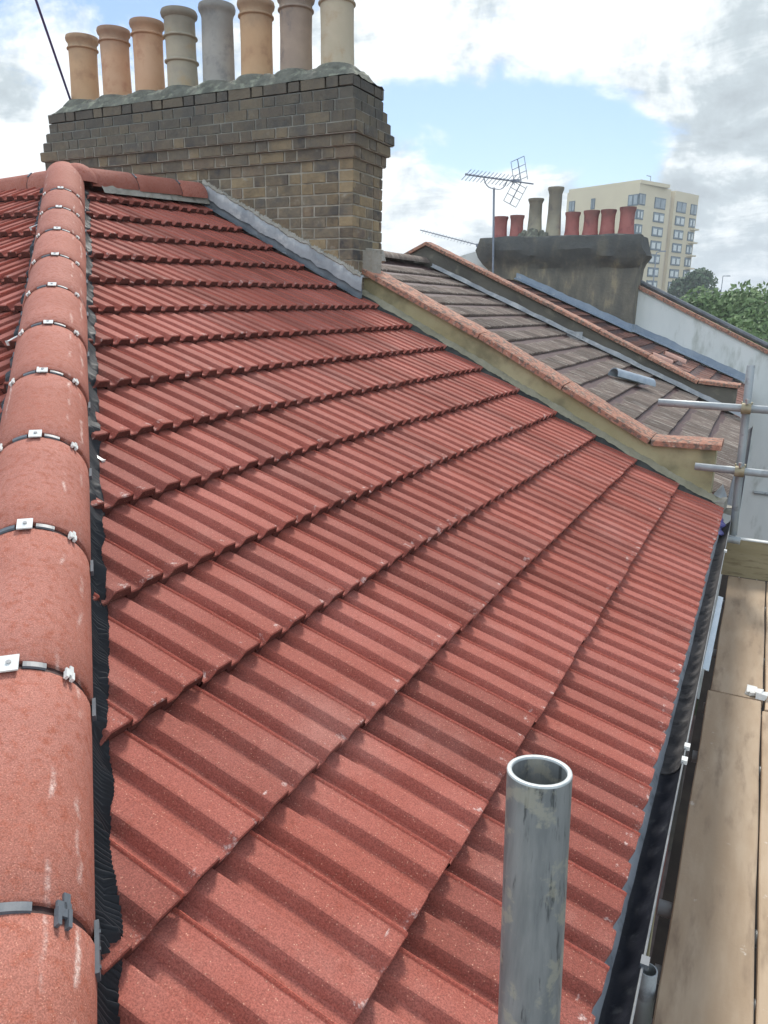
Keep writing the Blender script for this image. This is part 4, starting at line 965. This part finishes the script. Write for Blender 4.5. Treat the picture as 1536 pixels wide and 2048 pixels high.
# footprint with a shallow recess in the right face
sA = 12.2; sB = 14.0
fp = [C0, C0+dR*sA, C0+dR*sA-nR*1.0, C0+dR*sB-nR*1.0, C0+dR*sB, CR, CR-nR*18+dR*2, CL-nL*14, CL]
fp = [Vector((p.x, p.y, ZG)) for p in fp]
mb.extr(fp, (0, 0, hgt)); mb.build('tower_wall', CREAMW, tw)
mb = MB(); q = C0+dR*(sA+.9)-nR*.9; q.z = ZG; mb.box(Vector((q.x, q.y, ZG+hgt/2-.6)), (.88, .12, hgt/2-.7), (dR, nR, Vector((0, 0, 1)))); mb.build('recess_panel', CREAMD, tw)
mb = MB(); mb.box(C0+dL*9+Vector((0, 0, .3))-nL*5, (9.2, 5, .35), (dL, nL, Vector((0, 0, 1)))); mb.build('roof_parapet', CREAMW, tw)
Z3 = Vector((0, 0, 1))
wz = [21.5, 18.75, 15.95, 13.2, 10.5, 7.85, 5.2, 2.5]
def window(base, d, nrm, s, z, w, h, top=False):
    c = base+d*s; c = Vector((c.x, c.y, z)); 
    mb = MB(); mb.box(c+nrm*.05, (w/2, .09, h/2), (d, nrm, Z3)); fr = mb.build('window', TFRAME, tw)
    npn = 2
    for i in range(npn):
        ww = w/npn; cc = c+d*(-w/2+ww*(i+.5))+nrm*.13
        mb = MB(); mb.box(cc, (ww/2-.18, .03, h/2-.2), (d, nrm, Z3)); mb.build('pane', TGLASS, fr)
    if not top:
        for i in range(npn):
            ww = w/npn; cc = c+d*(-w/2+ww*(i+.5)+random.uniform(-.12, .12))+nrm*.165
            mb = MB(); mb.box(cc-Z3*random.uniform(0, .1), (ww/2-.36, .01, h/2-.40), (d, nrm, Z3)); mb.build('curtain', TCURT, fr)
for i, z in enumerate(wz):
    tp = i == 0
    hh = 2.15 if tp else 1.9
    window(C0, dR, nR, 1.0 if not tp else 1.25, z+.15 if tp else z, 2.4, hh, tp)
    window(C0, dR, nR, 8.2, z, 4.2, hh, tp)
    window(C0, dR, nR, 16.9, z, 3.9, hh, tp)
    window(C0, dR, nR, 22.2, z, 2.6, hh, tp)
    window(C0, dL, nL, 1.2, z, 2.4, hh, tp)
    window(C0, dL, nL, 11.3, z+.2, 1.0, hh, tp) if i < 3 else None
    window(C0, dL, nL, 17.0, z+.2, 1.6, hh, tp)
    if i == 2: pass
for i in range(1, 8):
    mb = MB(); c = CR+nR*.5-dR*1.2; mb.box(Vector((c.x, c.y, wz[i]-1.35)), (1.1, .55, .16), (dR, nR, Z3)); mb.build('balcony', CREAMW, tw)
mb = MB(); q = C0+dR*7-nR*2; mb.tube([q+Z3*0, q+Z3*2.2], .08, 6); mb.tube([q+Z3*2.2-dR*1.6, q+Z3*2.2], .08, 6); mb.build('roof_mast', AERI, tw)

# ---------------------------------------------------------------- far houses and trees
def far_house(x, y, w, d, ze, zr, rot, label, mtw=HWALL):
    h = empty('house', (x, y, ZG), label, 'house'); h.rotation_euler = (0, 0, 0)
    c, s = math.cos(rot), math.sin(rot); ux = Vector((c, s, 0)); uy = Vector((-s, c, 0)); p = Vector((x, y, 0))
    mb = MB(); mb.box(Vector((x, y, (ZG+ze)/2)), (w/2, d/2, (ze-ZG)/2), (ux, uy, Z3)); mb.build('wall', mtw, h)
    e = [p+ux*sx*(w/2+.4)+uy*sy*(d/2+.4)+Z3*ze for sx, sy in ((-1, -1), (1, -1), (1, 1), (-1, 1))]
    r0 = p-ux*(w/2-d*.35)+Z3*zr; r1 = p+ux*(w/2-d*.35)+Z3*zr
    mb = MB(); mb.poly([e[0], e[1], r1, r0]); mb.poly([e[1], e[2], r1]); mb.poly([e[2], e[3], r0, r1]); mb.poly([e[3], e[0], r0]); mb.build('roof', HROOF, h)
    return h, ux, uy, p
def roofpt(px, py, d): return at(px, py, d)
A = at(1290, 575, 75)
h, ux, uy, p = far_house(A.x, A.y+4, 17, 10, -3.2, .55, .25, 'brown roofed house in front of the cream tower')
for q in ((-.9, 0), (.2, .0), (3.6, .6)):
    mb = MB(); c = p+ux*q[0]+uy*(-1.6); c.z = -.1; mb.box(c+Z3*.3, (.14, .14, .42)); mb.build('vent_cap', CLIPW, h)
A = at(1500, 590, 190)
far_house(A.x, A.y, 30, 12, 2.2, 2.6, .3, 'long pale flat topped building beyond the trees at the right', HWALL)
def tree(px, ptop, d, H, Rr, label, mt=LEAF, nleaf=2600, ls=.28, seed=1, spread=1.0):
    rnd = random.Random(seed); top = at(px, ptop, d); base = Vector((top.x, top.y, ZG)); Ht = top.z-ZG
    t = empty('tree', base, label, 'tree', 'trees behind the white wall')
    mb = MB(); mb.tube([base, base+Vector((.1, 0, Ht*.35)), base+Vector((-.1, .1, Ht*.7))], [.28, .2, .08], 8)
    for i in range(7):
        a = rnd.uniform(0, 6.28); z = Ht*rnd.uniform(.35, .65)
        mb.tube([base+Z3*z, base+Vector((math.cos(a)*Rr*.35, math.sin(a)*Rr*.35, z+Ht*.12)), base+Vector((math.cos(a)*Rr*.7, math.sin(a)*Rr*.7, z+Ht*.2))], [.1, .07, .03], 5)
    mb.build('trunk', BARK, t)
    blobs = []
    for i in range(26):
        a = rnd.uniform(0, 6.28); rr = Rr*math.sqrt(rnd.random())*.8; z = Ht*(1-.62*rnd.random())
        zz = (z/Ht-.38)/.62; rr *= (1-.72*zz**2.2)
        blobs.append((base+Vector((math.cos(a)*rr, math.sin(a)*rr, min(z, Ht-Rr*.18))), Rr*rnd.uniform(.2, .36)))
    blobs.append((base+Z3*(Ht-Rr*.25), Rr*.25))
    mb = MB()
    for i in range(nleaf):
        c, r_ = rnd.choice(blobs); d_ = Vector((rnd.gauss(0, 1), rnd.gauss(0, 1), rnd.gauss(0, 1))).normalized()
        p_ = c+d_*r_*rnd.uniform(.65, 1.08)
        u = Vector((rnd.gauss(0, 1), rnd.gauss(0, 1), rnd.gauss(0, 1))).normalized(); v = u.orthogonal().normalized(); s = ls*rnd.uniform(.5, 1.3)
        mb.poly([p_-u*s, p_-v*s*.6, p_+u*s, p_+v*s*.6], rnd.random())
    mb.build('crown', mt, t); return t
tree(1505, 588, 38, 8, 3.4, 'pale green tree at the right edge behind the sloping coping', seed=3, nleaf=6000, ls=.15)
tree(1425, 594, 42, 8, 3.2, 'light green bushy tree at the left of the clump behind the sloping coping', seed=5, nleaf=6000, ls=.15)
tree(1465, 596, 52, 8, 4.2, 'mid green tree between the two nearest trees, farther back', seed=8, nleaf=6000, ls=.18)
tree(1550, 600, 45, 8, 4.0, 'green tree cut off by the right edge of the photo', seed=12, nleaf=5000, ls=.17)
tree(1480, 640, 30, 8, 3.2, 'lower green tree just above the sloping coping', seed=17, nleaf=5000, ls=.13)
tree(1402, 545, 98, 9, 3.7, 'dark rounded tree at the foot of the cream tower', LEAFD, seed=21, nleaf=4200, ls=.3)
tree(1362, 562, 104, 9, 3.0, 'small dark tree left of the rounded tree below the tower', LEAFD, seed=25, nleaf=3000, ls=.3)
for i, (px, pt_, d) in enumerate(((1446, 552, 90), (1313, 505, 70))):
    a = at(px, pt_, d); mb = MB(); mb.tube([(a.x, a.y, ZG), a], [.09, .05], 6)
    mb.tube([a, a+Vector((.5, 0, .12 if i else 0))], .05, 6); mb.box(a+Vector((.6, 0, .1 if i else 0)), (.22, .1, .05))
    tag(mb.build('street_lamp', AERI, None), ['thin street lamp standing above the trees right of the tower', 'bent lamp post in front of the tower windows'][i], 'street lamp')

# ---------------------------------------------------------------- aerials and cable
ya = 14.2
ae = empty('television_aerial', (-4.80, ya, .62), 'television aerial with cross reflector on a mast strapped to the dark chimney', 'aerial')
mt_ = Vector((-4.865, ya, 2.14)); mbm = MB(); mbm.tube([(-4.80, ya, .62), mt_], .020, 8); mbm.build('mast', AERI, ae)
b0 = onp(930, 349, 1, ya-.25); b1 = onp(1067, 368, 1, ya+.25)
mb = MB(); mb.tube([b0, b1], .013, 6); mb.build('boom', AERI, ae)
bd = (b1-b0)
mb = MB()
for i in range(14):
    f = .02+.055*i; c = b0+bd*f; w = Vector((.10, .12, .155))*.9; mb.tube([c-w*.7, c+w*.7], .0065, 4)
    mb.box(c+Z3*.01, (.02, .02, .012))
mb.build('director_elements', AERI, ae)
mb = MB()
cr = b0+bd*.82
for sg, tip in ((1, Vector((-.10, .02, .40))), (-1, Vector((-.20, .02, -.36)))):
    sd = Vector((.13, .06, 0.055))
    sd = Vector((.09, .10, .06)) if sg > 0 else Vector((.09, .10, -.05))
    for q in (-1, 0, 1): mb.tube([cr+sd*q, cr+sd*q+tip], .006 if q else .010, 4)
    for f in (.12, .38, .66, 1.0): mb.tube([cr-sd+tip*f, cr+sd+tip*f], .006, 4)
mb.build('reflector', AERI, ae)
mb = MB(); pts = []
l0 = b0+bd*.27; l1 = b0+bd*.62
for i in range(13):
    f = i/12; a = l0.lerp(l1, f); dp = .17*(1-(abs(2*f-1))**4)
    pts.append(Vector((a.x, a.y, a.z-dp)))
mb.tube(pts, .010, 6); mb.build('cradle', AERI, ae)
mb = MB(); c = b0+bd*.74; mb.box(c+Z3*.01, (.07, .03, .025)); mb.build('dipole_box', AERI, ae)
ae2 = empty('television_aerial', onp(958, 490, 1, 14.5), 'long thin aerial pointing left from behind the dark chimney', 'aerial')
b0 = onp(840, 460, 1, 14.3); b1 = onp(968, 493, 1, 14.7)
mb = MB(); mb.tube([b0, b1], .010, 6); mb.build('boom', AERI, ae2)
mb = MB()
for i in range(16):
    c = b0.lerp(b1, .05+.05*i); mb.tube([c-Vector((.0, .06, .05)), c+Vector((0, .06, .03))], .005, 4)
mb.build('director_elements', AERI, ae2)
mb = MB(); c = b0.lerp(b1, .93); mb.box(c, (.06, .04, .03)); mb.build('dipole_box', AERI, ae2)
a = Vector((-5.75, 5.30, 1.66)); b = at(58, -40, 5.4); b = a+(b-a)*3.0
mb = MB(); mb.tube([a, b], .010, 6); tag(mb.build('overhead_cable', ROPE, None), 'purple cable rising from the left end of the brick chimney', 'cable')

# ---------------------------------------------------------------- air
hz = bpy.data.materials.new('haze'); hz.use_nodes = True; t = hz.node_tree; t.nodes.clear()
o_ = t.nodes.new('ShaderNodeOutputMaterial'); pv = t.nodes.new('ShaderNodeVolumePrincipled'); t.links.new(pv.outputs[0], o_.inputs['Volume'])
pv.inputs['Color'].default_value = (0.86, 0.93, 1.0, 1); pv.inputs['Density'].default_value = 0.0011; pv.inputs['Anisotropy'].default_value = 0.2
mb = MB(); mb.box((0, 600, 12), (1300, 900, 24)); hb = mb.build('haze', hz, None); hb['kind'] = 'stuff'
